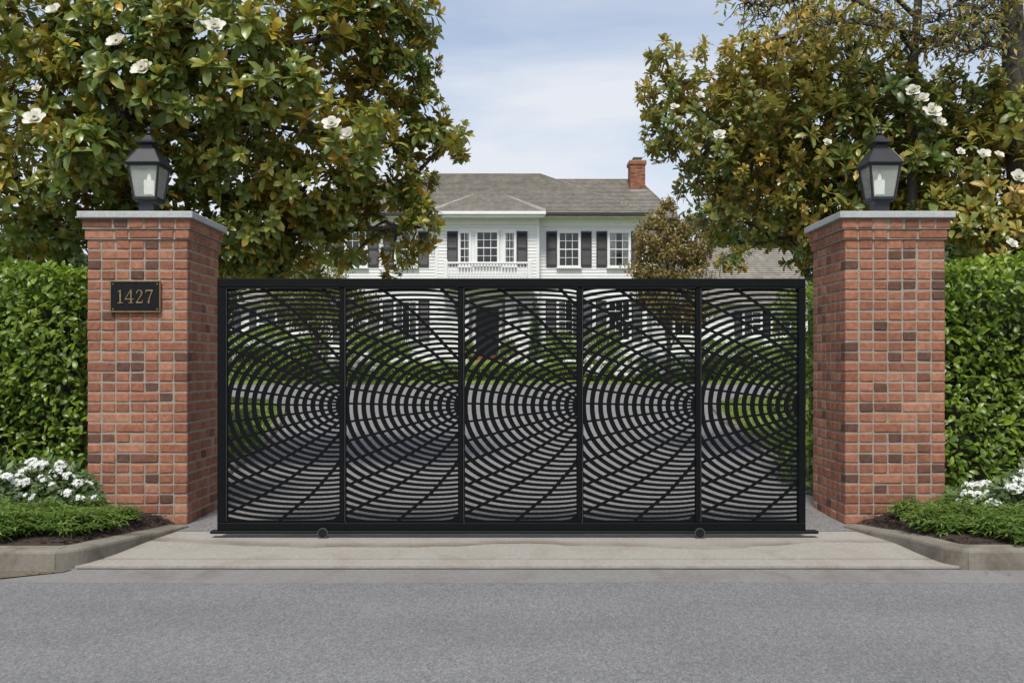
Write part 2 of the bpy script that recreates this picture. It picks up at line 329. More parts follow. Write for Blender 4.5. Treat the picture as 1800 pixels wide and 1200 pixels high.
# ------------------------------------------------------------ leaves (numpy)
T_HI = (np.array([(0,0,0),(.0,.42,.03),(.0,.78,.02),(0,1,-.05),(-.27,.17,.045),(-.49,.46,.085),(-.40,.79,.065),(.27,.17,.045),(.49,.46,.085),(.40,.79,.065)]),
        [(0,1,5,4),(1,2,6,5),(2,3,6),(0,7,8,1),(1,8,9,2),(2,9,3)])
T_MID = (np.array([(0,0,0),(0,.5,.03),(0,1,-.05),(-.5,.42,.07),(.5,.42,.07)]), [(0,1,3),(1,2,3),(0,4,1),(1,4,2)])
T_LO = (np.array([(0,0,0),(.5,.45,.05),(0,1,-.05),(-.5,.45,.05)]), [(0,1,2,3)])
def unit(a): return a/np.maximum(np.linalg.norm(a, axis=1, keepdims=True), 1e-9)
def leaf_mesh(name, P, D, U, L, W, tint, mat, tpl=T_HI, curl=.12):
    P = np.asarray(P, float); n = len(P); D = unit(np.asarray(D, float)); U = np.asarray(U, float)
    X = unit(np.cross(D, U)); Nn = np.cross(X, D)
    L = np.broadcast_to(L, (n,)); W = np.broadcast_to(W, (n,))
    tv, tf = tpl; k = len(tv)
    z = tv[:, 2][None, :]-curl*(tv[:, 1][None, :]**2)
    V = P[:, None, :]+X[:, None, :]*(tv[:, 0][None, :]*W[:, None])[..., None]+D[:, None, :]*(tv[:, 1][None, :]*L[:, None])[..., None]+Nn[:, None, :]*(z*L[:, None])[..., None]
    me = bpy.data.meshes.new(name); me.vertices.add(n*k); me.vertices.foreach_set('co', V.reshape(-1).astype(np.float32))
    flat = np.array([i for f in tf for i in f]); sizes = np.array([len(f) for f in tf])
    loops = (flat[None, :]+np.arange(n)[:, None]*k).reshape(-1); st = np.concatenate([[0], np.cumsum(sizes)[:-1]])
    starts = (st[None, :]+np.arange(n)[:, None]*len(flat)).reshape(-1)
    me.loops.add(len(loops)); me.loops.foreach_set('vertex_index', loops.astype(np.int32))
    me.polygons.add(len(starts)); me.polygons.foreach_set('loop_start', starts.astype(np.int32))
    a = me.attributes.new('tint', 'FLOAT', 'POINT'); a.data.foreach_set('value', np.repeat(np.broadcast_to(tint, (n,)), k).astype(np.float32))
    me.materials.append(mat); me.update(calc_edges=True); me.validate(); return me
def rdir(n, zb=0.):
    v = RNG.normal(size=(n, 3)); v[:, 2] += zb; return unit(v)
def basis(A):
    h = np.where(np.abs(A[:, 2:3]) < .9, np.array([[0, 0, 1.]]), np.array([[1., 0, 0]]))
    u = unit(np.cross(A, h)); return u, np.cross(A, u)
def whorls(P, A, s, nl=10, spread=(72, -12), asp=.43, tint=None):
    """rosettes of leaves round twig tips: returns leaf arrays"""
    n = len(P); u, v = basis(A); i = np.arange(nl)
    azm = i[None, :]*2.39996+RNG.uniform(0, 6.28, (n, 1))+RNG.normal(0, .25, (n, nl))
    el = np.radians(np.linspace(spread[0], spread[1], nl))[None, :]+RNG.normal(0, .2, (n, nl))
    rad = u[:, None, :]*np.cos(azm)[..., None]+v[:, None, :]*np.sin(azm)[..., None]
    D = rad*np.cos(el)[..., None]+A[:, None, :]*np.sin(el)[..., None]
    U = A[:, None, :]*np.cos(el)[..., None]-rad*np.sin(el)[..., None]
    D = D+np.array([0, 0, -1.])*(.22*(i/nl)[None, :, None])
    off = (1-i/nl)[None, :, None]*.22*s[:, None, None]
    PP = P[:, None, :]+A[:, None, :]*off
    L = s[:, None]*RNG.uniform(.68, 1.12, (n, nl))*(1-.25*(1-i/nl))[None, :]
    W = L*asp*RNG.uniform(.85, 1.2, (n, nl))
    tt = (RNG.uniform(.15, .6, n) if tint is None else tint)[:, None]+RNG.normal(0, .12, (n, nl))+.10*(1-i/nl)[None, :]
    odd = RNG.uniform(size=(n, nl)) < .05; tt = np.where(odd, RNG.uniform(.8, 1, (n, nl)), tt)
    f = lambda a: a.reshape(-1, a.shape[-1])
    return f(PP), f(D), f(U), L.reshape(-1), W.reshape(-1), np.clip(tt, 0, 1).reshape(-1)
def topx(P): return 900+P[:, 0]*F/P[:, 1], HOR-(P[:, 2]-EYE)*F/P[:, 1]

def place_leaf_objects(parent, arrs, mat, count, score, nvar=10, curl=.12):
    """the COUNT leaves of best score as single leaf objects that share a few meshes; returns mask of the rest"""
    P, D, U, L, W, T = arrs; order = np.argsort(-score)[:count]
    qs = np.quantile(T[order], np.linspace(.05, .95, nvar)); meshes = []
    for q in range(nvar):
        meshes.append(leaf_mesh('leaf', [(0, 0, 0)], [(0, 1, 0)], [(0, 0, 1)], 1., float(W[order].mean()/L[order].mean())*random.uniform(.85, 1.15), qs[q], mat, curl=curl*random.uniform(.5, 1.8)))
    Dn = unit(D[order]); X = unit(np.cross(Dn, U[order])); Nn = np.cross(X, Dn); pl = Vector(parent.location)
    for j, k in enumerate(order):
        o = bpy.data.objects.new('leaf', meshes[int(np.argmin(np.abs(qs-T[k])))]); COL.objects.link(o); o.parent = parent
        m = Matrix(((X[j][0], Dn[j][0], Nn[j][0], 0), (X[j][1], Dn[j][1], Nn[j][1], 0), (X[j][2], Dn[j][2], Nn[j][2], 0), (0, 0, 0, 1)))
        m = Matrix.Translation(Vector(P[k])-pl) @ m @ Matrix.Scale(float(L[k]), 4)
        o.matrix_local = m
    keep = np.ones(len(P), bool); keep[order] = False; return keep

#@@SETTING
# ------------------------------------------------------------ ground, road, drive
def zp(Y):
    pts = [(-1e3, 0), (8.5, 0), (33, .70), (36.5, .85), (39.5, 1.55), (60, 1.75), (1e4, 1.75)]
    for (a, b), (c, d) in zip(pts, pts[1:]):
        if Y <= c: return b+(d-b)*(Y-a)/(c-a)
def strip(name, stations, mat, dz, label_kind='structure', skirt=0):
    mb = MB(); n = len(stations[0])-1
    for st in stations:
        Y = st[0]
        mb.v += [(x, Y, zp(Y)+dz) for x in st[1:]]; mb.t += [.5]*n
    for i in range(len(stations)-1):
        for k in range(n-1): mb.f.append((i*n+k, i*n+k+1, (i+1)*n+k+1, (i+1)*n+k))
    if skirt:
        b = len(mb.v); mb.v += [(x, y, z-skirt) for x, y, z in mb.v[:n]]; mb.t += [.5]*n
        for k in range(n-1): mb.f.append((k+1, k, b+k, b+k+1))
    return tag(mb.build(name, mat, fix=False), kind=label_kind)
xs = (-600, -60, -20, 0, 20, 60, 600)
strip('lawn', [(y, *xs) for y in (-400, -60, -6.2, 8.5, 33, 36.5, 39.5, 60, 900)], M['grass'], -.035)
strip('road', [(y, -120, -10, 0, 10, 120) for y in (-5.5, 0, 6.16)], M['asphalt'], -.0288)
mb = MB()                                                         # gutter pan with a slightly ragged road edge
n = 120; gx = [-30+60*i/n for i in range(n+1)]
mb.v = [(x, 6.14+.015*math.sin(x*1.3)+random.uniform(-.008, .008), -.028) for x in gx]+[(x, 6.56, -.022) for x in gx]; mb.t = [.5]*len(mb.v)
mb.f = [(i, i+1, n+2+i, n+1+i) for i in range(n)]
tag(mb.build('gutter', M['gutter'], fix=False), kind='structure')
mb = MB()
mb.add([(-30, 6.15, -.018), (-4.2, 6.13, -.018), (-3.45, 6.22, -.018), (-3.1, 6.42, -.018), (-3.06, 6.5, -.018), (-30, 6.5, -.018)], [(0, 1, 2, 3, 4, 5)])
tag(mb.build('gutter_silt', M['gutter_dirt'], fix=False), kind='structure')
# apron: front lip slab, joint, main slab
def slab(name, y0, y1, xl0, xr0, xl1, xr1, z0, z1, mat):
    mb = MB(); n = 24
    for y, a, b, z in ((y0, xl0, xr0, z0), (y1, xl1, xr1, z1)):
        mb.v += [(a+(b-a)*i/n, y+(random.uniform(-.006, .006) if y == y0 else 0), z) for i in range(n+1)]
    mb.v += [(x, y, -.03) for x, y, z in mb.v[:n+1]]; mb.t = [.5]*len(mb.v)
    mb.f = [(i, i+1, n+2+i, n+1+i) for i in range(n)]+[(i+1, i, 2*n+2+i, 2*n+3+i) for i in range(n)]
    return tag(mb.build(name, mat, fix=False), kind='structure')
for nm_, yc, zc, wc in (('kerb_seam', 6.530, -.0205, .016), ('kerb_seam', 6.777, -.012, .012)):
    mb = MB(); n = 160
    for i in range(n+1):
        x = -3.05+6.2*i/n; h_ = wc*(.45+.55*abs(math.sin(x*3.1)*math.sin(x*1.3+.6))+random.uniform(-.12, .12))
        mb.v += [(x, yc-h_ if yc < 6.6 else yc-.013, zc), (x, yc+.016, zc+.0005)]; mb.t += [.5, .5]
    mb.f = [(2*i, 2*i+2, 2*i+3, 2*i+1) for i in range(n)]
    tag(mb.build(nm_, M['seam_dirt'], fix=False), kind='structure')
slab('apron_edge', 6.545, 6.765, -3.2, 3.3, -3.1, 3.2, -.004, -.002, M['apron'])
slab('apron', 6.79, 7.90, -3.15, 3.2, -3.1, 3.2, -.002, .0, M['apron'])
strip('driveway', [(7.88, -3.0, 0, 3.0), (8.6, -3.0, 0, 3.05), (9.2, -3.2, 0, 3.3), (10, -3.28, 0, 3.45), (11, -3.35, 0, 3.52), (13.1, -3.6, 0, 3.55), (15.4, -3.94, 0, 3.8),
                   (18.5, -4.5, 0, 4.15), (21.5, -5.2, 0, 4.6), (23.5, -5.9, 0, 5.1), (25, -7.2, 0, 6.0), (26, -9, 0, 8), (26.6, -14, 0, 12)], M['drive'], .003)
strip('driveway_loop', [(26.2, -40, -9, 0, 8, 40), (29, -40, -9, 0, 8, 40), (33, -40, -9, 0, 8, 40), (33.6, -40, -9, 0, 8, 40)], M['drive'], -.003)
def kerb(name, path, hts, wd, mat, joints, inward):
    """swept kerb of changing height; inward = +1/-1 side the kerb body lies on"""
    pts = [Vector((x, y, 0)) for x, y in path]; mb = MB(); N = len(pts); seg0 = 0
    def normal(i):
        d = (pts[min(i+1, N-1)]-pts[max(i-1, 0)]).normalized(); return Vector((-d.y, d.x, 0))*inward
    rows = []
    for i in range(N):
        nn = normal(i); h = hts[i]; p = pts[i]; zz = zp(p.y)
        r = .022 if h > .05 else h*.4
        prof = [(0, -.06), (0+.004, h-r), (.3*r+.004, h-.3*r), (r+.004, h), (wd, h+.003), (wd, -.04)]
        rows.append([(p.x+nn.x*u, p.y+nn.y*u, zz+z) for u, z in prof])
    objs = []; cuts = [0]+joints+[N-1]
    for a, b in zip(cuts, cuts[1:]):
        mb = MB(); k = 6; rr = rows[a:b+1]
        e = .004
        for q, r in enumerate(rr):
            mb.v += r; mb.t += [.5]*k
        for i in range(len(rr)-1):
            for j in range(k-1): mb.f.append((i*k+j, i*k+j+1, (i+1)*k+j+1, (i+1)*k+j))
        mb.f += [tuple(range(k)), tuple((len(rr)-1)*k+j for j in range(k))]
        objs.append(mb)
    return objs
def smooth_path(pts, n=6):
    out = []; P = [np.array(p, float) for p in pts]
    for i in range(len(P)-1):
        p0, p1, p2, p3 = P[max(i-1, 0)], P[i], P[i+1], P[min(i+2, len(P)-1)]
        for k in range(n):
            t = k/n; out.append(.5*((2*p1)+(-p0+p2)*t+(2*p0-5*p1+4*p2-p3)*t*t+(-p0+3*p1-3*p2+p3)*t**3))
    out.append(P[-1]); return out
def kerb_run(curve, straight_x, side, label_c, label_s):
    k = thing('kerb', label_c, 'kerb'); tag(k, kind='structure')
    sp = smooth_path([(x, y, h) for x, y, h in curve])
    for mb in kerb(None, [(p[0], p[1]) for p in sp], [p[2] for p in sp], .17, M['kerb'], [], side): mb.build('kerb_stone', M['kerb'], k)
    x = curve[0][0]; step = 1.9*(-1 if side > 0 else 1)
    y0 = curve[0][1]; g = .006*(-1 if side > 0 else 1)
    while abs(x) < 14:
        pth = [(x+g, y0-.002), (x+step*.5, y0), (x+step, y0)]
        for mb in kerb(None, pth, [.12, .12, .12], .17, M['kerb'], [], -side): mb.build('kerb_stone', M['kerb'], k)
        x += step
    return k
KL = [(-3.16, 6.46, .12), (-3.03, 6.60, .115), (-2.955, 6.90, .10), (-2.91, 7.34, .068), (-2.845, 7.76, .036), (-2.79, 8.06, .020)]
KR = [(3.175, 6.50, .12), (3.06, 6.66, .117), (3.03, 7.0, .10), (3.015, 7.40, .07), (2.93, 7.76, .036), (2.86, 8.06, .020)]
kerb_run(KL, -1, -1 if False else 1, 'concrete kerb sweeping round the flower bed of the numbered pillar', '')
kerb_run(KR, 1, -1, 'concrete kerb sweeping round the flower bed of the pillar without a number', '')
# mulch beds
def bed(name, K, sx):
    mb = MB(); sp = smooth_path(K); vs = []
    inner = [(p[0]+sx*.16, p[1]+(.14 if i < 8 else .05), p[2]-.012) for i, p in enumerate(sp)]
    inner = [(sx*14, inner[0][1], .108)]+inner
    rows = [inner]
    for f in (.25, .6, 1.):
        rows.append([(x+(sx*.25*f if i > 0 else 0), y+(9.3-y)*f, z+(.09-z)*f+.03*math.sin(f*3)+random.uniform(-.01, .01)) for i, (x, y, z) in enumerate(inner)])
    k = len(inner)
    for r in rows: mb.v += r
    mb.t = [.5]*len(mb.v)
    for a in range(3):
        for i in range(k-1): mb.f.append((a*k+i, a*k+i+1, (a+1)*k+i+1, (a+1)*k+i))
    return tag(mb.build(name, M['mulch']), kind='structure')
bed('mulch_bed', KL, -1); bed('mulch_bed', KR, 1)
# pale edging stones along the drive
def edging(name, sts, sx, label):
    k = thing(name, label, 'edging'); tag(k, kind='structure')
    for (Y0, X0), (Y1, X1) in zip(sts, sts[1:]):
        n = max(1, int(math.hypot(Y1-Y0, X1-X0)/.55))
        for i in range(n):
            a, b = i/n, (i+1)/n-.02
            p = Vector((X0+(X1-X0)*a, Y0+(Y1-Y0)*a, 0)); q = Vector((X0+(X1-X0)*b, Y0+(Y1-Y0)*b, 0))
            o = Vector((sx*.16, .02, 0)); mb = MB(); z0 = zp(p.y); z1 = zp(q.y); h = .055+random.uniform(-.01, .01)
            mb.add([(p.x, p.y, z0-.03), (q.x, q.y, z1-.03), (q.x+o.x, q.y, z1-.03), (p.x+o.x, p.y, z0-.03),
                    (p.x+sx*.012, p.y, z0+h), (q.x+sx*.012, q.y, z1+h), (q.x+o.x-sx*.012, q.y, z1+h), (p.x+o.x-sx*.012, p.y, z0+h)],
                   [(0,1,2,3),(4,5,6,7),(0,1,5,4),(1,2,6,5),(2,3,7,6),(3,0,4,7)]).build('edging_stone', M['kerb'], k)
DL = [(9.3, -3.25), (10, -3.30), (11, -3.37), (13.1, -3.62), (15.4, -3.96), (18.5, -4.52), (21.5, -5.22), (23.5, -5.92), (25, -7.22), (26, -9.05)]
DR = [(9.3, 3.33), (10, 3.45), (11, 3.52), (13.1, 3.55), (15.4, 3.8), (18.5, 4.15), (21.5, 4.6), (23.5, 5.1), (25, 6.0), (26, 8)]
edging('drive_edging', DL, -1, 'pale stone edging along the drive on the side with the numbered pillar')
edging('drive_edging', DR, 1, 'pale stone edging along the drive on the side away from the number')
# raised turf beside the drive and the strip before the house
strip('turf', [(y, -40, -9, x-.17) for y, x in DL if y < 25.5]+[(26.05, -40, -20, -9.2)], M['grass'], .035)
strip('turf', [(y, x+.17, 9, 40) for y, x in DR if y < 25.5]+[(26.05, 8.3, 20, 40)], M['grass'], .035)
strip('turf', [(y, -40, 0, 40) for y in (33.0, 36.5, 39.5, 44)], M['grass'], .03, skirt=.06)
def blades(name, xr, yr, n, hgt, label):
    Y = RNG.uniform(*yr, n)
    if xr is DL or xr is DR:
        xb = np.interp(Y, [a for a, b in xr], [b for a, b in xr]); X = xb+np.sign(xb)*(.2+RNG.uniform(0, 1, n)**1.5*5)
    else: X = RNG.uniform(*xr, n)
    Z = np.array([zp(y) for y in Y])+.03
    P = np.stack([X, Y, Z], 1); D = rdir(n)*.45+np.array([0, 0, 1.]); U = rdir(n)
    o = link(name, leaf_mesh(name, P, D, U, hgt*RNG.uniform(.6, 1.3, n), .018, RNG.uniform(0.2, 1, n), M['box'], T_LO, .3))
    return tag(o, label, 'grass', kind='stuff')
blades('grass', DL, (15, 25.8), 9000, .07, 'short grass of the lawn beyond the gate beside the numbered pillar')
blades('grass', DR, (12, 25.8), 9000, .07, 'short grass of the lawn beyond the gate near the unnumbered pillar')

#@@PILLARS
# ------------------------------------------------------------ brick gate pillars
NC = 30; CH = 2.685/NC
def brick_variants(wx, n):
    out = []
    for i in range(n):
        t = random.uniform(.02, .17) if i < n*.1 else random.triangular(.16, 1, .6)
        out.append(MB().cbox(-wx/2, wx/2, -.060, .060, -(CH-.0115)/2, (CH-.0115)/2, .0085, t, .0024).mesh('brick', M['brick']))
    return out
PIT = .89/7
BV1 = brick_variants(PIT-.009, 24); BV2 = brick_variants(2*PIT-.009, 12)
def pillar(x0, inner, label):
    """x0 = its lowest X, inner = +1 when the drive is on the +X side"""
    y0 = 8.2; root = thing('gate_pillar', label, 'pillar', (x0+.445, y0+.445, 0))
    rest = MB(); core = MB(); nobj = 0
    for c in range(NC):
        e = .034 if c == NC-1 else (.017 if c == NC-2 else 0)       # two corbelled courses under the cap
        z = (c+.5)*CH; sc = (PIT*7+2*e)/(PIT*7)
        core.box(-.445-e+.010, .445+e-.010, -.445-e+.010, .445+e-.010, c*CH-.0005*(c % 2), (c+1)*CH)
        cells = []
        i = 0
        while i < 7:                                                # front row, now and then a stretcher
            d = i < 6 and random.random() < .11
            cells.append(((i+(1 if d else .5))*PIT-.445, -.445+PIT/2, d, 'f', i)); i += 2 if d else 1
        for i in range(7): cells.append(((i+.5)*PIT-.445, .445-PIT/2, False, 'b', i))
        for i in range(1, 6):
            cells.append((.445-PIT/2, (i+.5)*PIT-.445, False, 'r', i)); cells.append((-.445+PIT/2, (i+.5)*PIT-.445, False, 'l', i))
        for cx, cy, dbl, side, i in cells:
            cx, cy = cx*sc, cy*sc
            jx, jy = random.uniform(-.002, .002), random.uniform(-.0035, .0025)
            ins = (side == 'r') if inner > 0 else (side == 'l')
            if nobj < 300 and (side == 'f' or (ins and i <= 3)):
                V_ = BV2 if dbl else BV1; V_ = V_[int(len(V_)*.1)+1:] if ins and random.random() < .8 else V_
                o = link('brick', random.choice(V_), root)
                o.location = (cx+jx, cy+jy, z); o.scale = (sc*(-1 if random.random() < .5 else 1), sc, 1); nobj += 1
            else:
                wx = (2*PIT if dbl else PIT)-.009
                t = random.uniform(0, .17) if random.random() < .06 else random.uniform(.35, .98)
                rest.cbox(cx-wx/2*sc, cx+wx/2*sc, cy-.060*sc+jy, cy+.060*sc+jy, z-(CH-.0115)/2, z+(CH-.0115)/2, .0085, t, .0018)
    core.build('mortar', M['mortar'], root)
    tag(rest.build('brickwork', M['brick'], root), kind='stuff')
    h = .445+.060
    MB().cbox(-h, h, -h, h, 2.687, 2.746, .005, jit=.0008).build('cap_stone', M['cap'], root)
    return root
PXL, PXR = ax(152, 8.2), ax(1485, 8.2)
PL = pillar(PXL, 1, 'red brick gate pillar bearing the 1427 plaque, with a grey stone cap')
PR = pillar(PXR, -1, 'red brick gate pillar without a number plaque, with a grey stone cap')

# ------------------------------------------------------------ lanterns
def lantern(cx, cy, label):
    zb = 2.748; r = thing('pier_lantern', label, 'lantern', (cx, cy, zb), 'lanterns on the gate pillars')
    q = math.pi/4; s2 = math.sqrt(2)
    def sq(mb, prof): return mb.lathe([(a*s2, z-zb) for a, z in prof], n=4, ang=q)
    sq(MB(), [(.105, zb), (.105, zb+.018), (.085, zb+.03), (.07, zb+.045), (.066, zb+.135), (.080, zb+.155), (.108, zb+.163), (.108, zb+.172)]).build('base', M['lantern'], r)
    z0, z1, a0, a1 = 2.918, 3.235, .098, .138
    fr = MB(); fr2 = MB()
    for i in range(4):
        c, s = math.cos(i*math.pi/2), math.sin(i*math.pi/2)
        rot = lambda x, y: (c*x-s*y, s*x+c*y)
        def bar(p, w2, p2, mb):
            mb.tube([(*rot(p[0], p[1]), p[2]-zb), (*rot(p2[0], p2[1]), p2[2]-zb)], w2, 4)
        bar((-a0, -a0, z0), .0115, (-a1, -a1, z1), fr)
        mb = fr
        x0, y0 = a0+.006, -a0
        mb.add([(*rot(sx*aa, -aa+dy), z-zb) for (aa, z) in ((a0+.008, z0-.004), (a0+.008+.002, z0+.02)) for sx in (-1, 1) for dy in (-.004, .014)],
               [(0,1,3,2),(4,6,7,5),(0,2,6,4),(1,5,7,3),(0,4,5,1),(2,3,7,6)])
        mb.add([(*rot(sx*aa, -aa+dy), z-zb) for (aa, z) in ((a1+.004, z1-.018), (a1+.008, z1+.004)) for sx in (-1, 1) for dy in (-.004, .014)],
               [(0,1,3,2),(4,6,7,5),(0,2,6,4),(1,5,7,3),(0,4,5,1),(2,3,7,6)])
        g = MB(); e = .004
        g.add([(*rot(sx*aa, -aa+e+dy), z-zb) for (aa, z) in ((a0, z0+.01), (a1, z1-.008)) for sx in (-1, 1) for dy in (0, .003)],
              [(0,1,3,2),(4,6,7,5),(0,2,6,4),(1,5,7,3),(0,4,5,1),(2,3,7,6)])
        g.build('glass_pane', M['lantern_glass'], r)
    fr.build('frame', M['lantern'], r)
    MB().box(-a0, a0, -a0, a0, z0-.016-zb, z0-.002-zb).build('floor_plate', M['lantern'], r)
    rf = sq(MB(), [(.166, z1-.002), (.170, z1+.006), (.155, z1+.016), (.080, z1+.142), (.074, z1+.15), (.074, z1+.153)]).build('roof', M['lantern'], r)
    for sx in (-1, 1):
        for sy in (-1, 1): MB().tube([(sx*.157, sy*.157, z1+.015-zb), (sx*.079, sy*.079, z1+.146-zb)], .005, 5).build('ridge_bead', M['lantern'], rf)
    sq(MB(), [(.05, z1+.150), (.047, z1+.20), (.055, z1+.208), (.092, z1+.202), (.095, z1+.208), (.055, z1+.235), (.028, z1+.27), (.018, z1+.285)]).build('vent_cap', M['lantern'], r)
    fi = MB().lathe([(.012, z1+.28-zb), (.012, z1+.295-zb), (.026, z1+.30-zb), (.026, z1+.308-zb), (.012, z1+.314-zb), (.018, z1+.33-zb), (.024, z1+.343-zb), (.018, z1+.357-zb), (.006, z1+.366-zb), (.003, z1+.372-zb)], n=12)
    fi.build('finial', M['lantern'], r, smooth=True)
    MB().lathe([(.03, z0-zb), (.036, z0+.012-zb), (.036, z0+.055-zb)], n=16).build('socket', M['lantern'], r)
    MB().lathe([(.040, z0+.055-zb), (.043, z0+.06-zb), (.046, z0+.18-zb), (.040, z0+.19-zb)], n=20).build('candle_sleeve', M['candle'], r, smooth=True)
    MB().lathe([(.012, z0+.19-zb), (.018, z0+.205-zb), (.016, z0+.225-zb), (.004, z0+.25-zb)], n=12).build('bulb', M['candle'], r, smooth=True)
    return r
lantern(ax(262, 8.62), 8.62, 'black glazed lantern on the cap of the pillar with the number plaque')
lantern(ax(1546, 8.62), 8.62, 'black glazed lantern on the cap of the pillar without a plaque')

# ------------------------------------------------------------ number plaque
PY = 8.2-.02
pq = thing('number_plaque', 'black plaque with brass 1427 and brass rim on the brick pillar', 'plaque', (ax(239.5, 8.2), PY, az(521.5, 8.2)))
hw, hh = .222, .138
MB().cbox(-hw+.006, hw-.006, -.002, .020, -hh+.006, hh-.006, .003).build('backplate', M['plaque'], pq)
fr = MB()
for a in (-1, 1):
    fr.cbox(-hw, hw, -.010, .016, a*(hh-.005)-.005, a*(hh-.005)+.005, .003)
    fr.cbox(a*(hw-.005)-.005, a*(hw-.005)+.005, -.0095, .0155, -hh+.0101, hh-.0101, .003)
fr.build('rim', M['brass'], pq)
for sx in (-1, 1):
    for sz in (-1, 1):
        s = MB().tube([(sx*(hw-.028), .0, sz*(hh-.028)), (sx*(hw-.028), -.007, sz*(hh-.028))], [.008, .006], 10).build('screw', M['brass'], pq)
MB().tube([(0, .0, hh-.024), (0, -.005, hh-.024)], [.007, .005], 10).build('screw', M['plaque'], pq)
def prism(mb, poly, y0, y1, ox, oz, sc):
    n = len(poly); v = [(ox+x*sc, y0, oz+z*sc) for x, z in poly]+[(ox+x*sc, y1, oz+z*sc) for x, z in poly]
    mb.add(v, [tuple(range(n)), tuple(range(2*n-1, n-1, -1))]+[(i, (i+1) % n, n+(i+1) % n, n+i) for i in range(n)])
def stroke(mb, pts, y0, y1, ox, oz, sc):
    for (x, z, wd), (x2, z2, w2) in zip(pts, pts[1:]):
        d = Vector((x2-x, z2-z)).normalized(); n = Vector((-d.y, d.x)); a, b = wd/2, w2/2; e = d*.012
        prism(mb, [(x+n.x*a-e.x, z+n.y*a-e.y), (x-n.x*a-e.x, z-n.y*a-e.y), (x2-n.x*b+e.x, z2-n.y*b+e.y), (x2+n.x*b+e.x, z2+n.y*b+e.y)], y0, y1, ox, oz, sc)
DG = {'1': [[(.24, 0, .10), (.24, .97, .10)], [(.05, .025, .05), (.43, .025, .05)], [(.24, .955, .07), (.07, .83, .035)]],
      '4': [[(.43, 0, .10), (.43, 1.0, .10)], [(.0, .295, .065), (.62, .295, .065)], [(.01, .30, .05), (.42, .985, .05)], [(.27, .025, .05), (.59, .025, .05)]],
      '2': [[(.09, .74, .09), (.08, .80, .08), (.13, .92, .06), (.25, .975, .055), (.38, .93, .08), (.445, .82, .105), (.44, .69, .105), (.38, .54, .085), (.24, .33, .06), (.06, .07, .05)],
            [(.04, .05, .10), (.5, .05, .10)], [(.485, .05, .05), (.52, .22, .035)]],
      '7': [[(.03, .945, .10), (.54, .945, .10)], [(.045, .94, .05), (.025, .77, .03)], [(.52, .94, .06), (.38, .58, .075), (.27, .25, .10), (.24, 0, .115)]]}
x = -.158
for ch, adv in zip('1427', (.072, .092, .085, .08)):
    mb = MB()
    for i, st in enumerate(DG[ch]): stroke(mb, st, -.009-.0006*i, .0, 0, -.058, .118)
    d = mb.build('digit', M['brass'], pq, fix=True); d.location = (x, 0, 0); x += adv

#@@GATE
# ------------------------------------------------------------ sliding gate
GY = 7.62; GS = F/GY                                               # photo pixels per metre at the gate
gx = lambda px: (px-900)/GS
gz = lambda py: EYE-(py-HOR)/GS
gate = thing('sliding_gate', 'black metal driveway gate of five panels cut in curved spider-web bars', 'gate', (0, GY, 0))
def gbox(name, px0, px1, py0, py1, y0, y1, mat, parent=None, c=.004):
    return MB().cbox(gx(px0), gx(px1), y0, y1, gz(py1), gz(py0), c).build(name, mat, parent or gate)
gbox('top_rail', 384, 1414, 490, 505.4, -.035, .035, M['gate'])
gbox('bottom_rail', 384, 1414, 917.5, 931, -.035, .035, M['gate'])
gbox('stile', 384, 398.2, 505.6, 917.3, -.034, .034, M['gate'])
gbox('stile', 1402, 1414, 505.6, 917.3, -.034, .034, M['gate'])
gbox('running_rail', 372, 1436, 931.3, 936.2, -.045, .03, M['gate_track'], c=.003)
LEFTS = (400.5, 608.4, 816.6, 1024.6, 1232.2); RIGHTS = (597.4, 805.6, 1014, 1222.0, 1402)
for i in range(4):
    gbox('mullion', RIGHTS[i], LEFTS[i+1]-2.2, 505.8, 917.1, -.026, .03, M['gate'])
for i in range(5):  # bevel highlight painted as lighter strips, left and top of each panel
    gbox('highlight_strip', LEFTS[i]-2.0, LEFTS[i]-.3, 507.6, 915, -.0275, .02, M['gate_highlight'], c=.0015)
    gbox('highlight_strip', LEFTS[i]-2.0, RIGHTS[i]-.2, 505.7, 507.4, -.0275, .02, M['gate_highlight'], c=.0015)
for px in (569.5, 1228):
    z = .041; wl = MB().tube([(gx(px), .03, z), (gx(px), -.058, z)], .0375, 28).build('roller', M['gate_track'], gate)
    ring = MB(); n = 36; vs = []; fs = []
    for k in range(n):
        a = 6.28318*k/n; c, s = math.cos(a), math.sin(a)
        vs += [(gx(px)+c*r, y, z+s*r) for r, y in ((.036, -.0595), (.0425, -.0595), (.0425, -.04), (.036, -.04))]
    for k in range(n):
        for j in range(4): fs.append((k*4+j, k*4+(j+1) % 4, ((k+1) % n)*4+(j+1) % 4, ((k+1) % n)*4+j))
    ring.add(vs, fs).build('rim', M['roller_rim'], wl)
# pattern: nested rounded arcs round a focus on the panel's far edge (u to the left of it, v up, in photo pixels)
def curve(nn, th):
    L = 11+14.8*nn; c = .19*max(nn, 0)**2; a = max(L-c, 2); b = max(18+8.5*nn-.006*nn*nn, 3); p = 2+max(0, .038*(nn-8))
    ct, s_ = math.cos(th), math.sin(th)
    k = lambda q: math.copysign(abs(q)**(2/p), q)
    return (-(c+a*k(ct)), b*k(s_)*1.025 if s_ > 0 else b*k(s_))
def clip(poly, x0, x1, z0, z1):
    def cut(P, f, ip):
        out = []
        for (a, ta), (b, tb) in zip(P, P[1:]+P[:1]):
            fa, fb = f(a), f(b)
            if fa >= 0: out.append((a, ta))
            if fa*fb < 0:
                t = fa/(fa-fb); m = (a[0]+(b[0]-a[0])*t, a[1]+(b[1]-a[1])*t)
                out.append((m, ta if fa < 0 else True))
        return out
    P = poly
    for f in (lambda q: q[0]-x0, lambda q: x1-q[0], lambda q: q[1]-z0, lambda q: z1-q[1]):
        if not P: return P
        P = cut(P, f, None)
    return P
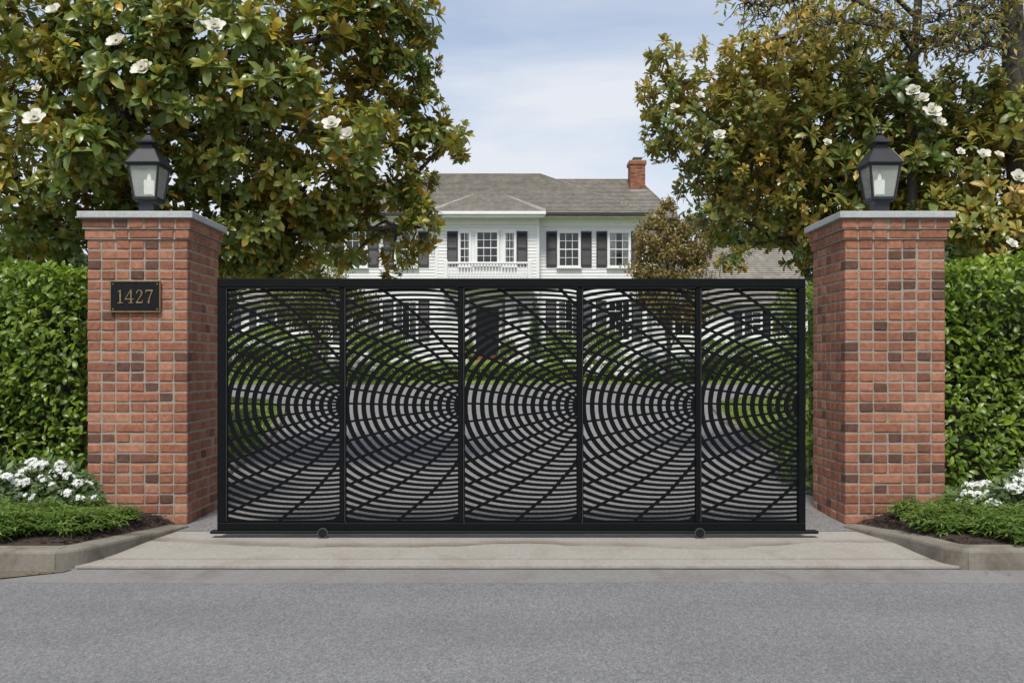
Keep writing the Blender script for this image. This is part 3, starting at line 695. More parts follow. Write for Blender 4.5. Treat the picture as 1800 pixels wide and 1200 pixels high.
def ribbon(outer, inn, rect, y0, y1):
    out = []; mb = None
    for i in range(len(outer)-1):
        quad = [(outer[i], True), (outer[i+1], False), (inn[i+1], True), (inn[i], False)]
        P = clip(quad, *rect)
        if len(P) < 3:
            mb = None; continue
        if mb is None: mb = MB(); out.append(mb)
        n = len(P); vs = [(q[0]/GS, y0, q[1]/GS) for q, _ in P]+[(q[0]/GS, y1, q[1]/GS) for q, _ in P]
        fs = [tuple(range(n)), tuple(range(2*n-1, n-1, -1))]+[(k, (k+1) % n, n+(k+1) % n, n+k) for k in range(n) if P[k][1]]
        mb.add(vs, fs)
    return [m for m in out if m.f]
z2 = lambda zx, zy, x0, y0: ((x0+zx/10.909-1014), -(y0+zy/10.909-712.6))
RAYS = [[z2(-20, 95, 815, 700), z2(600, 108, 815, 700), z2(60, 122, 915, 700), z2(1090, 137, 915, 700)],
        [z2(-20, 455, 815, 700), z2(300, 415, 815, 700), z2(620, 378, 815, 700), z2(1100, 318, 815, 700), z2(480, 262, 915, 700), z2(812, 222, 915, 700), z2(1090, 186, 915, 700)],
        [z2(-20, 835, 815, 700), z2(300, 745, 815, 700), z2(615, 665, 815, 700), z2(1080, 545, 815, 700), z2(590, 380, 915, 700), z2(870, 300, 915, 700), z2(1095, 232, 915, 700)],
        [z2(-20, 1245, 815, 700), z2(400, 1085, 815, 700), z2(715, 955, 815, 700), z2(1150, 790, 815, 700), z2(480, 605, 915, 700), z2(730, 490, 915, 700), z2(965, 370, 915, 700), z2(1095, 295, 915, 700)],
        [z2(-20, 545, 815, 805), z2(350, 385, 815, 805), z2(660, 250, 815, 805), z2(950, 90, 815, 805), z2(540, 825, 915, 700), z2(800, 650, 915, 700), z2(1000, 500, 915, 700), z2(1100, 415, 915, 700)],
        [z2(-30, 1085, 815, 805), z2(330, 900, 815, 805), z2(630, 740, 815, 805), z2(1050, 490, 815, 805), z2(320, 240, 915, 805), z2(600, 30, 915, 805), z2(855, 920, 915, 700), z2(1000, 755, 915, 700), z2(1100, 650, 915, 700)],
        [z2(-90, 1210, 915, 805), z2(130, 1020, 915, 805), z2(350, 840, 915, 805), z2(570, 650, 915, 805), z2(830, 360, 915, 805), z2(985, 180, 915, 805), z2(1100, 0, 915, 805)],
        [z2(960, 1200, 915, 805), z2(1100, 1075, 915, 805)]]
ups = []
for r in RAYS[1:6]: ups.append([(u, -v*.965+3*(-u/197)) for u, v in r])
ups.append([(x-1014, 712.6-y) for x, y in ((868, 501), (882, 510.7), (930.4, 544.8), (966.2, 580.6), (990, 606), (1017, 634))])
ups.append([(x-1014, 712.6-y) for x, y in ((978, 500), (985.9, 509), (1002, 526), (1017, 541))])
def panel_meshes(wl, wr):
    rect = (-wl-2.5, wr+1.5, 712.6-918.5, 712.6-506)
    arcs = []; N = 72
    for k in range(-1, 27):
        nn = k+.5 if k >= 0 else -.42; hw_ = .285
        ths = [math.pi*(-.62+1.24*i/N) for i in range(N+1)]
        ths = [math.pi*(-.999+1.998*i/N) for i in range(N+1)] if k < 16 else ths
        a = [curve(nn+hw_, t) for t in ths]; b = [curve(nn-hw_, t) for t in ths]
        if k < 0: b = [(-2, 0)]*len(b); a = [curve(-.22, t) for t in ths]
        arcs += [m.mesh('curved_bar', M['gate']) for m in ribbon(a, b, rect, -.004, .004)]
    rays = []
    for r in RAYS+ups:
        sp = [tuple(p) for p in smooth_path(r, 5)]; a = []; b = []
        for i, p in enumerate(sp):
            q, s = sp[max(i-1, 0)], sp[min(i+1, len(sp)-1)]; d = Vector((s[0]-q[0], s[1]-q[1])).normalized()
            w2 = 1.75+1.1*min(1, abs(d.y)*1.3)
            a.append((p[0]-d.y*w2, p[1]+d.x*w2)); b.append((p[0]+d.y*w2, p[1]-d.x*w2))
        rays += [m.mesh('radial_bar', M['gate']) for m in ribbon(a, b, rect, -.0048, .0033)]
    fm = MB()                                                     # flat border of the cut sheet
    x0, x1, z0, z1 = (-wl-.3)/GS, (wr+.1)/GS, (712.6-918)/GS, (712.6-506.5)/GS
    fm.box(x0, x1, -.0055, .0055, z0, (712.6-913.6)/GS)
    fm.box(x0, x1, -.0055, .0055, (712.6-507.8)/GS, z1)
    fm.box(x0, x0+1.1/GS, -.0055, .0055, (712.6-913.6)/GS, (712.6-507.8)/GS); fm.box(x1-.8/GS, x1, -.0055, .0055, (712.6-913.6)/GS, (712.6-507.8)/GS)
    return fm.mesh('screen_panel', M['gate']), arcs, rays
FULL = panel_meshes(197.2, 0); LAST = panel_meshes(197.2, -27.5)
for i in range(5):
    fm, arcs, rays = FULL if i < 4 else LAST
    p = link('screen_panel', fm, gate); p.location = (gx(LEFTS[i]+197.3), 0, gz(712.6))
    for m in arcs: link('curved_bar', m, p)
    for m in rays: link('radial_bar', m, p)

#@@HOUSE
# ------------------------------------------------------------ house
HY = 41.0; HS = F/HY
hx = lambda px, Y=HY: (px-900)*Y/F
hzz = lambda py, Y=HY: EYE-(py-HOR)*Y/F
house = thing('white_house', 'white two-storey clapboard house with black shutters and shingle roof beyond the gate', 'house', (hx(857), HY, 1.6))
HC = hx(857); HO = Vector(house.location)
class HB(MB):
    def build(s, name, mat, parent=None, **k):
        s.v = [(x-HO.x, y-HO.y, z-HO.z) for x, y, z in s.v]; return MB.build(s, name, mat, house if parent is None else parent, **k)
def lap(mb, x0, x1, Y, z0, z1, pitch=.142, dirx=True):
    z = z0; 
    while z < z1-.01:
        zt = min(z+pitch, z1); j = random.uniform(-.002, .002)
        if dirx: mb.add([(x0, Y-.022+j, z), (x1, Y-.022+j, z), (x1, Y, zt), (x0, Y, zt), (x0, Y, z), (x1, Y, z)], [(0,1,2,3), (1,0,4,5)])
        else: mb.add([(Y, x0, z), (Y, x1, z), (Y, x1, zt), (Y, x0, zt)], [(0,1,2,3)])
        z += pitch
ZB, ZE = 1.45, 7.80                                               # ground and eaves
BX0, BX1, BYF = hx(769), hx(945), 40.55                            # central bay
WX0, WX1 = 2*HC-hx(1136), hx(1136)
sd = HB(); lap(sd, WX0, BX0, HY, ZB, ZE); lap(sd, BX1, WX1, HY, ZB, ZE)
lap(sd, BX0, hx(815), BYF, ZB, 4.35); lap(sd, hx(899), BX1, BYF, ZB, 4.35); lap(sd, BX0, BX1, BYF, 4.35, ZE)
sd.build('siding', M['siding'], fix=False)
bd = HB()                                                         # solid walls behind the boards
bd.box(WX0+.02, WX1-.02, HY+.005, 51.5, ZB, ZE-.02); bd.box(BX0+.01, hx(815), BYF+.005, HY+.2, ZB, ZE-.03); bd.box(hx(899), BX1-.01, BYF+.005, HY+.2, ZB, ZE-.03); bd.box(hx(815), hx(899), BYF+.006, HY+.2, 4.35, ZE-.031)
bd.box(WX1-.05, 7.0, 44.5, 51, ZB, ZE-.01); bd.box(2*HC-7.0, WX0+.05, 44.5, 51, ZB, ZE-.01)
bd.build('wall', M['siding'])
cb = HB()
for x in (WX0+.04, BX0-.002, BX1+.002, WX1-.04): cb.box(x-.06, x+.06, (BYF if BX0-.1 < x < BX1+.1 else HY)-.04, HY+.1, ZB, ZE-.35)
cb.build('corner_board', M['white'])
fz = HB(); fz.box(WX0-.05, BX0-.06, HY-.05, HY, ZE-.33, ZE+.02); fz.box(BX1+.06, WX1+.05, HY-.05, HY, ZE-.33, ZE+.02); fz.box(BX0-.05, BX1+.05, BYF-.05, BYF, ZE-.33, ZE+.02)
fz.build('frieze_board', M['white'])
sf = HB(); sf.box(WX0-.35, BX0-.3, 40.42, HY, ZE+.02, ZE+.06); sf.box(BX1+.3, WX1+.35, 40.42, HY, ZE+.02, ZE+.06); sf.box(BX0-.3, BX1+.3, 39.95, HY, ZE+.015, ZE+.055)
sf.build('soffit', M['white'])
for k in range(14):
    x = hx(968+k*12.2)
    if x < WX1: HB().lathe([(.05, ZE-.02), (.05, ZE+.02)], x, 40.75, 8).build('soffit_light', M['white'])
def gutter(x0, x1, Y, z, mat, white=False):
    g = HB(); g.cbox(x0, x1, Y-.13, Y, z-.02, z+.12, .02)
    if white: g.cbox(x0+.06, x1-.06, Y-.05, Y+.25, z-.12, z-.022, .02)
    g.build('gutter', mat)
gutter(BX1+.34, hx(1147, 40.4), 40.42, ZE+.04, M['gutter_brown']); gutter(2*HC-hx(1147, 40.4), BX0-.34, 40.42, ZE+.04, M['gutter_brown'])
gutter(BX0-.33, BX1+.33, 39.97, ZE+.02, M['white'], True)
# roofs as stepped courses
def roof_face(mb, poly, pitch=.20, th=.042):
    P = [Vector(p) for p in poly]; n = (P[1]-P[0]).cross(P[2]-P[0]).normalized()
    if n.z < 0: n = -n
    u = (P[1]-P[0]).normalized(); v = n.cross(u)
    if v.z < 0: v = -v
    o = P[0]; uv = [((p-o).dot(u), (p-o).dot(v)) for p in P]; vmax = max(q[1] for q in uv); i = 0
    while i*pitch < vmax:
        a, b = i*pitch, (i+1)*pitch
        c = clip([(q, True) for q in uv], -1e4, 1e4, a, b)
        if len(c) >= 3:
            vs = [o+u*q[0]+v*q[1]+n*(th*max(0, (b-q[1])/pitch)+.012) for q, _ in c]
            fs = [tuple(range(len(vs)))]
            lo = [q for q, _ in c if abs(q[1]-a) < 1e-4]
            if len(lo) >= 2:
                l0, l1 = min(lo), max(lo); k = len(vs)
                vs += [o+u*l0[0]+v*l0[1]+n*(th+.012), o+u*l1[0]+v*l1[1]+n*(th+.012), o+u*l1[0]+v*l1[1]-n*.03, o+u*l0[0]+v*l0[1]-n*.03]
                fs.append((k, k+1, k+2, k+3))
            mb.add(vs, fs)
        i += 1
EX1 = hx(1147, 40.4); EX0 = 2*HC-EX1; RZ = 10.75; RX1 = hx(950, 46); RX0 = 2*HC-RX1; EZ = 7.88
roof = HB(); YB = 51.6
roof_face(roof, [(EX0, 40.35, EZ), (EX1, 40.35, EZ), (RX1, 46, RZ), (RX0, 46, RZ)])
roof_face(roof, [(EX1, 40.35, EZ), (EX1, YB, EZ), (RX1, 46, RZ)]); roof_face(roof, [(EX0, YB, EZ), (EX0, 40.35, EZ), (RX0, 46, RZ)])
roof_face(roof, [(EX1, YB, EZ), (EX0, YB, EZ), (RX0, 46, RZ), (RX1, 46, RZ)])
r2x = 6.5; e2x = 7.75                                             # rear range with its longer ridge
r2z = hzz(316.5, 48)
roof_face(roof, [(2*HC-e2x, 43.2, EZ+.3), (e2x, 43.2, EZ+.3), (r2x, 48, r2z), (2*HC-r2x, 48, r2z)])
roof_face(roof, [(e2x, 43.2, EZ+.3), (e2x, 52.6, EZ+.3), (r2x, 48, r2z)]); roof_face(roof, [(2*HC-e2x, 52.6, EZ+.3), (2*HC-e2x, 43.2, EZ+.3), (2*HC-r2x, 48, r2z)])
roof_face(roof, [(e2x, 52.6, EZ+.3), (2*HC-e2x, 52.6, EZ+.3), (2*HC-r2x, 48, r2z), (r2x, 48, r2z)])
bz = 7.85; bl, br_ = BX0-.34, BX1+.34; apex = (HC, 43.9, 9.68)   # low hip over the bay
roof_face(roof, [(bl, 39.9, bz), (br_, 39.9, bz), apex], th=.034); roof_face(roof, [(br_, 39.9, bz), (br_, 41.2, bz+.45), apex], th=.004); roof_face(roof, [(bl, 41.2, bz+.45), (bl, 39.9, bz), apex], th=.004)
ro = roof.build('roof', M['shingle'], fix=False)
hp = HB()
for a, b in (((EX1, 40.35, EZ), (RX1, 46, RZ)), ((EX0, 40.35, EZ), (RX0, 46, RZ)), ((RX0, 46, RZ), (RX1, 46, RZ)), ((2*HC-r2x, 48, r2z), (r2x, 48, r2z)), ((e2x, 43.2, EZ+.3), (r2x, 48, r2z))):
    hp.tube([Vector(a)+Vector((0, 0, .045)), Vector(b)+Vector((0, 0, .045))], .016, 6)
hp.build('ridge_cap', M['shingle'], ro)
# chimney with brick courses
cx0, cx1 = hx(1106, 46.5), hx(1136, 46.5); chz = [hzz(p, 46.5) for p in (333, 281)]
ch = HB()
def courses(mb, x0, x1, y0, y1, z0, z1, h=.085, wd=.23):
    z = z0; r = 0
    while z < z1-.02:
        for side in range(4):
            a, b = (x0, x1) if side < 2 else (y0, y1); p = a-(wd/2 if r % 2 else 0)
            while p < b:
                q0, q1 = max(p, a)+.006, min(p+wd, b)-.006; p += wd
                if q1-q0 < .03: continue
                t = random.uniform(0, .2) if random.random() < .12 else random.uniform(.25, .8)
                if side == 0: mb.box(q0, q1, y0-.01, y0+.06, z+.006, z+h-.006, t)
                elif side == 1: mb.box(q0, q1, y1-.06, y1+.01, z+.006, z+h-.006, t)
                elif side == 2: mb.box(x0-.0102, x0+.06, q0, q1, z+.007, z+h-.007, t)
                else: mb.box(x1-.06, x1+.0102, q0, q1, z+.007, z+h-.007, t)
        z += h; r += 1
courses(ch, cx0+.06, cx1-.06, 46.5, 47.4, chz[0]-.6, chz[1]-.22); courses(ch, cx0, cx1, 46.44, 47.46, chz[1]-.22, chz[1]-.04)
co = ch.build('chimney', M['brick'], ro)
mc = HB(); mc.box(cx0+.07, cx1-.07, 46.51, 47.39, chz[0]-.6, chz[1]-.2); mc.box(cx0+.01, cx1-.01, 46.45, 47.45, chz[1]-.215, chz[1]-.02)
mc.box(cx0+.3, cx1-.25, 46.7, 47.2, chz[1]-.02, chz[1]+.10); mc.build('chimney_core', M['mortar'], ro)
fl = HB(); fl.box(cx0+.02, cx1-.02, 46.42, 46.49, chz[0]-.25, chz[0]-.02); fl.box(cx0+.22, cx1-.15, 46.62, 47.28, chz[1]+.14, chz[1]+.17); fl.build('flashing', M['flash'], ro)
# windows
PANES = {}
def window(pxc, pxw, py0, py1, Y, cols, rows, shutters=True, curtain=0, sw=18.5):
    x0, x1 = hx(pxc-pxw/2, Y), hx(pxc+pxw/2, Y); z0, z1 = hzz(py1, Y), hzz(py0, Y); yf = Y-.095
    f = HB()
    t = .075
    f.box(x0-t, x0, yf, Y+.02, z0-.05, z1+.10); f.box(x1, x1+t, yf, Y+.02, z0-.05, z1+.10)
    f.box(x0+.0005, x1-.0005, yf-.001, Y+.02, z1, z1+.101); f.box(x0-t-.04, x1+t+.04, yf-.05, Y+.02, z0-.11, z0-.051); f.box(x0, x1, yf, Y+.02, z0-.0505, z0)
    wo_ = f.build('window', M['white'])
    dk = HB(); dk.box(x0, x1, Y-.030, Y+.012, z0, z1); dk.build('dark_room_board', M['interior'], wo_)  # dark board painted as the unlit room behind the panes
    if curtain:
        for sx in ((-1, 1) if curtain == 2 else (1,)):
            c = HB(); n = 8; a = x0 if sx < 0 else x1-(x1-x0)*.3; wd = (x1-x0)*.3
            vs = [(a+wd*i/n, Y-.040+.008*(i % 2), z) for z in (z0+.02, z1-.02) for i in range(n+1)]
            c.add(vs, [(i, i+1, n+2+i, n+1+i) for i in range(n)]); c.build('curtain', M['curtain'], wo_, fix=False)
    mu = HB(); zm = (z0+z1)/2
    mu.box(x0+.001, x1-.001, yf+.006, Y-.046, zm-.022, zm+.022)
    for a, b in ((x0, x0+.03), (x1-.03, x1)): mu.box(a, b, yf+.0055, Y-.0465, z0+.031, z1-.031)
    for a, b in ((z0, z0+.03), (z1-.03, z1)): mu.box(x0+.001, x1-.001, yf+.0065, Y-.0455, a, b)
    for c in range(1, cols):
        x = x0+(x1-x0)*c/cols; mu.box(x-.0115, x+.0115, yf+.008, Y-.05, z0+.03, z1-.03)
    rr = rows
    for r in range(1, rr):
        if r == rr//2: continue
        z = z0+(z1-z0)*r/rr; mu.box(x0+.03, x1-.03, yf+.0085, Y-.0505, z-.011, z+.011)
    mu.build('sash', M['white'], wo_)
    key = (round(x1-x0, 3), round(z1-z0, 3), cols, rows)
    if key not in PANES:
        PANES[key] = MB().box(-(x1-x0)/cols/2+.008, (x1-x0)/cols/2-.008, -.002, .002, -(z1-z0)/rows/2+.008, (z1-z0)/rows/2-.008).mesh('pane', M['window_glass'])
    for c in range(cols):
        for r in range(rows):
            p = link('pane', PANES[key], wo_); p.location = Vector((x0+(x1-x0)*(c+.5)/cols, Y-.058, z0+(z1-z0)*(r+.5)/rows))-HO
            p.rotation_euler = (random.uniform(-.006, .006), 0, random.uniform(-.006, .006))
    if shutters:
        for sx in shutters if isinstance(shutters, tuple) else (-1, 1):
            xc = (x0-t-.02-sw/HS/2) if sx < 0 else (x1+t+.02+sw/HS/2); hw_ = sw/HS/2; s = HB()
            za, zb_ = z0-.03, z1+.05
            s.box(xc-hw_, xc-hw_+.045, Y-.06, Y-.015, za, zb_); s.box(xc+hw_-.045, xc+hw_, Y-.06, Y-.015, za, zb_)
            for zz in (za, (za+zb_)/2-.04, zb_-.08): s.box(xc-hw_+.045, xc+hw_-.045, Y-.0595, Y-.0155, zz, zz+.08)
            z = za+.1
            while z < zb_-.1:
                s.add([(xc-hw_+.045, Y-.055, z), (xc+hw_-.045, Y-.055, z), (xc+hw_-.045, Y-.03, z+.045), (xc-hw_+.045, Y-.03, z+.045)], [(0,1,2,3)]); z += .05
            s.box(xc-hw_+.02, xc+hw_-.02, Y-.03, Y-.02, za+.01, zb_-.01)
            s.build('shutter', M['shutter'])
for px, cu in ((1000, 0), (1088, 2)): window(px, 35, 409, 468, HY, 3, 4, True, cu)
for px, cu in ((714, 2), (626, 0)): window(px, 35, 409, 468, HY, 3, 4, True, cu)
window(856.5, 37, 408, 464, BYF, 3, 4, False); window(817, 17, 409, 466, BYF, 2, 4, (-1,), 1); window(896, 17, 409, 466, BYF, 2, 4, (1,), 2)
for px in (1000, 1088, 714, 626): window(px, 37, 530, 598, HY, 3, 4, True, random.choice((0, 2)))
tr = HB()
for p in (827.5, 879.5): tr.box(hx(p, BYF), hx(p+7, BYF), BYF-.045, BYF+.02, hzz(467, BYF), hzz(405.5, BYF))
tr.box(hx(806, BYF), hx(907, BYF), BYF-.055, BYF-.002, hzz(405.4, BYF), hzz(402, BYF)); tr.build('window_surround', M['white'])
# balcony
bl0, bl1 = hx(781, 39.9), hx(934, 39.9); zt = hzz(460.5, 39.9); zf = zt-.98
bk = HB(); bk.cbox(bl0-.06, bl1+.06, 39.9-.08, 39.9+.08, zt-.09, zt, .02); bk.box(bl0, bl1, 39.85, 39.95, zf+.08, zf+.14)
bal = bk.build('balcony', M['white'])
fl_ = HB(); fl_.box(bl0-.1, bl1+.1, 39.75, BYF-.06, zf-.18, zf); fl_.build('balcony_floor', M['white'], bal)
for px in (783.5, 931.5):
    p = HB(); x = hx(px, 39.9); p.cbox(x-.09, x+.09, 39.81, 39.99, zf, zt+.08, .015); p.build('post', M['white'], bal)
bm_ = MB().lathe([(.03, 0), (.03, .06), (.018, .1), (.04, .24), (.042, .32), (.02, .52), (.018, .66), (.03, .72), (.03, .75)], n=8).mesh('baluster', M['white'])
for k in range(26):
    b = link('baluster', bm_, bal); b.location = Vector((bl0+.2+(bl1-bl0-.4)*k/25, 39.9, zf+.14))-HO
# entrance
er = HB(); er.box(hx(815), hx(899), BYF+.40, BYF+.44, ZB, 4.33); er.box(hx(815)+.001, hx(815)+.03, BYF+.01, BYF+.40, ZB, 4.33); er.box(hx(899)-.03, hx(899)-.001, BYF+.01, BYF+.40, ZB, 4.33); er.box(hx(815)+.03, hx(899)-.03, BYF+.01, BYF+.40, 4.28, 4.34)
er.build('entrance_recess', M['beige'])
dz0 = 1.80
dr = HB(); YD = BYF+.385; dx0, dx1 = hx(837, YD), hx(876.5, YD)
dr.box(dx0, dx1, YD-.05, YD, dz0, dz0+2.12)
dro = dr.build('door', M['door'])
dp = HB()
for a, b in ((.08, .45), (.55, .92)):
    for c, d in ((.06, .40), (.46, .93)): dp.cbox(dx0+(dx1-dx0)*a, dx0+(dx1-dx0)*b, YD-.066, YD-.049, dz0+2.12*c, dz0+2.12*d, .008)
dp.build('door_panel', M['door'], dro)
HB().lathe([(.01, dz0+.98), (.035, dz0+1.0), (.035, dz0+1.03), (.01, dz0+1.05)], dx1-.09, YD-.09, 10).build('handle', M['brass'], dro)
ds = HB()
for a, b in ((dx0-.16, dx0-.02), (dx1+.02, dx1+.16)): ds.box(a, b, YD-.08, YD, dz0-.05, dz0+2.2)
ds.box(dx0-.16, dx1+.16, YD-.081, YD, dz0+2.2, dz0+2.42); ds.box(dx0-.02, dx1+.02, YD-.04, YD, dz0+2.12, dz0+2.2)
for p in (818, 893): x = hx(p, BYF); ds.box(x-.12, x+.16, BYF-.10, BYF-.03, dz0-.1, 4.35)
ds.box(hx(812, BYF), hx(902, BYF), BYF-.16, BYF-.026, 4.35, 4.62); ds.build('door_surround', M['white'])
bx = HB()
for i in range(3): courses(bx, HC-1.5-.25*(2-i), HC+1.5+.25*(2-i), BYF-.5-.32*(3-i), BYF-.5-.32*(2-i) if i < 2 else BYF+.85, ZB-.55+.2*i+.24, ZB-.35+.2*i+.24, .1, .22); bx.box(HC-1.45-.25*(2-i), HC+1.45+.25*(2-i), BYF-.46-.32*(3-i), BYF+.8, ZB-.9, ZB-.352+.2*i+.24)
bx.build('brick_steps', M['brick'])
for px in (806, 914):
    x = hx(px, BYF); l = HB(); z = hzz(556, BYF)
    l.lathe([(.06, z), (.09, z+.02), (.13, z+.32), (.17, z+.34), (.05, z+.5), (.02, z+.58)], x, BYF-.2, 6); l.box(x-.02, x+.02, BYF-.2, BYF-.02, z+.1, z+.14); l.build('wall_lantern', M['lantern'])
# side wings
for sgn, a, b, wl in ((1, 1146, 1420, (1200, 1322, 1372)), (-1, 294, 568, (340, 392, 470))):
    Yw = 44.2; x0, x1 = hx(a, Yw), hx(b, Yw); wz = hzz(536, Yw)
    wb = HB(); wb.box(x0, x1, Yw+.03, Yw+7, 1.4, wz); lap(wb, x0, x1, Yw+.025, 1.4, wz); wg = wb.build('wing_wall', M['siding'])
    rw = HB(); zr = hzz(436, Yw+3.8); zw = wz-.02; xa, xb = x0-.3, x1+.4
    if sgn > 0: ra, rb = x0-.3, hx(1385, Yw+3.8)
    else: ra, rb = hx(315, Yw+3.8), x1+.3
    roof_face(rw, [(xa, Yw-.4, zw), (xb, Yw-.4, zw), (rb, Yw+3.8, zr), (ra, Yw+3.8, zr)]); roof_face(rw, [(xb, Yw+8, zw), (xa, Yw+8, zw), (ra, Yw+3.8, zr), (rb, Yw+3.8, zr)])
    roof_face(rw, [(xb, Yw-.4, zw), (xb, Yw+8, zw), (rb, Yw+3.8, zr)]); roof_face(rw, [(xa, Yw+8, zw), (xa, Yw-.4, zw), (ra, Yw+3.8, zr)])
    rw.build('wing_roof', M['shingle'], fix=False)
    for p in wl: window(p, 30, 548, 590, Yw, 2, 4, True, 0, 14)

#@@PLANTS
# ------------------------------------------------------------ magnolias
def ell_points(E, dens, inner=.25, bias=None):
    """twig tips on and inside a set of (px, py, Y, rx, ry, ry depth) lobes"""
    Ps, As = [], []
    for px, py, Y, rx, ry, dp_ in E:
        c = np.array(at(px, py, Y)); k_ = .86 if rx < 115 else 1.; r = np.array([rx*Y/F*k_, dp_*.9, ry*Y/F*k_])
        n = max(6, int(dens*(r[0]*r[2]+r[0]*r[1]+r[1]*r[2])))
        d = rdir(n); rad = np.where(RNG.uniform(size=n) < inner, RNG.uniform(.35, .85, n), RNG.uniform(.85, 1.12, n))
        P = c+d*r*rad[:, None]; yb = -.30 if bias is None else bias(px, py); A = unit(d/np.maximum(r, .15)*.25+np.array([.15 if yb > 0 else 0, yb, .55])+rdir(n)*.45)
        Ps.append(P); As.append(A)
    return np.concatenate(Ps), np.concatenate(As)
petal_me = None
def petal():
    mb = MB(); n, m = 5, 5
    for j in range(m+1):
        v = j/m; wd = float(np.interp(v, [0, .2, .45, .7, .88, 1], [.16, .36, .52, .56, .46, .22]))
        for i in range(n+1):
            u = i/n*2-1; mb.v.append((u*wd*.78, v, .22*u*u*wd+.38*v*v-.25*v*v*v-.1*v)); mb.t.append(random.random())
    k = n+1
    for j in range(m):
        for i in range(n): mb.f.append((j*k+i, j*k+i+1, (j+1)*k+i+1, (j+1)*k+i))
    return mb.mesh('petal', M['petal'], fix=False, smooth=True)
def flower(tree, p, axis, size, openness=1.):
    A = Vector(axis).normalized(); q = A.to_track_quat('Z', 'Y').to_matrix().to_4x4(); pl = Vector(tree.location)
    base = Matrix.Translation(Vector(p)-pl) @ q @ Matrix.Scale(size, 4)
    cone = MB().lathe([(.05, 0), (.09, .06), (.10, .14), (.05, .24), (.01, .27)], n=10); cm = cone.build('flower', M['olive_leaf'], tree, smooth=True)
    cm.matrix_local = base
    for k in range(9):
        inner = k >= 5; a = k*2*math.pi/5 if not inner else (k-5)*math.pi/2+.5
        el = R(random.uniform(14, 34))*(2-openness) if not inner else R(random.uniform(45, 62))
        o = link('petal', petal_me, cm)
        o.matrix_local = Matrix.Rotation(a+random.uniform(-.15, .15), 4, 'Z') @ Matrix.Translation((0, .04, .02)) @ Matrix.Rotation(el, 4, 'X') @ Matrix.Scale((.52 if not inner else .38)*random.uniform(.92, 1.08), 4)
petal_me = petal()
def magnolia(E, trunk, limbs, flowers, label, mat, s0, dens, base, visible, sizes=(.8, 1.2), tbias=0., bias=None, front=10.1):
    root = thing('magnolia_tree', label, 'tree', base)
    P, A = ell_points(E, dens, bias=bias); s = s0*RNG.uniform(*sizes, len(P))*np.where(P[:, 1] < front, 1.32, 1.)
    fP = np.array([np.array(at(x, y, Y)) for x, y, Y, sz in flowers])
    px, py = topx(P)
    keep = np.ones(len(P), bool)
    for (fx, fy, fY, fs) in flowers:
        d = np.hypot(px-fx, py-fy); keep &= ~((d < fs*F/fY*.62+48*(P[:, 1] < fY)) & (P[:, 1] < fY+.22))
    keep &= P[:, 1] > 9.25; P, A, s = P[keep], A[keep], s[keep]
    FA = unit(np.array([[random.uniform(-.25, .25), -.75, .55] for _ in flowers]))
    P = np.concatenate([P, fP-FA*.22]); A = np.concatenate([A, FA]); s = np.concatenate([s, np.full(len(fP), s0*1.15)])
    # clumpwise colour
    ph = np.sin(P[:, 0]*2.1+1)+np.sin(P[:, 2]*2.7+P[:, 1])+np.sin(P[:, 0]*.9-P[:, 2]*1.3)
    tint = np.clip(.40+tbias+.12*ph+RNG.normal(0, .13, len(P)), .02, .95)
    arr = whorls(P, A, s, 11, tint=tint)
    lx, ly = topx(arr[0]); vis = (lx > 5) & (lx < 1795) & (ly > 5) & (ly < visible)
    for x0, x1, y1 in ((150, 400, 360), (1410, 1670, 360)): vis &= ~((lx > x0) & (lx < x1) & (ly > y1))
    sc = np.where(vis, arr[3]/arr[0][:, 1]**2.2, 0)
    keep = place_leaf_objects(root, arr, mat, 300, sc)
    pl = np.array(base)
    o = link('foliage', leaf_mesh('foliage', arr[0][keep]-pl, arr[1][keep], arr[2][keep], arr[3][keep], arr[4][keep], arr[5][keep], mat), root); tag(o, kind='stuff')
    tm = MB(); pl = Vector(base)
    tm.tube([Vector(p)-pl for p, r in trunk], [r for p, r in trunk], 10)
    for pts, r0, r1 in limbs:
        sp = smooth_path([tuple(p) for p in pts], 4); tm.tube([Vector(p)-pl for p in sp], [r0+(r1-r0)*i/(len(sp)-1) for i in range(len(sp))], 7)
    # twigs from the limbs to the lobes
    ends = [Vector(p) for pts, a, b in limbs for p in pts]
    for px_, py_, Y, *_ in E:
        c = at(px_, py_, Y); e = min(ends, key=lambda q: (q-c).length)
        if (e-c).length > .1: tm.tube([e-pl, (e*.5+c*.5)+Vector((0, 0, .08))-pl, c-pl], [.035, .022, .008], 5)
    idx = RNG.choice(len(P), min(900, len(P)), replace=False); cs = np.array([np.array(at(a, b, c)) for a, b, c, *_ in E])
    for k in idx:
        c = cs[np.argmin(np.linalg.norm(cs-P[k], axis=1))]; tm.tube([Vector(c*.55+P[k]*.45)-pl, Vector(P[k])-pl], [.011, .006], 4, caps=False)
    tm.build('trunk', M['bark'], root, smooth=True)
    for (fx, fy, fY, fs), a in zip(flowers, FA): flower(root, at(fx, fy, fY), a, fs, random.uniform(.8, 1.1))
    return root
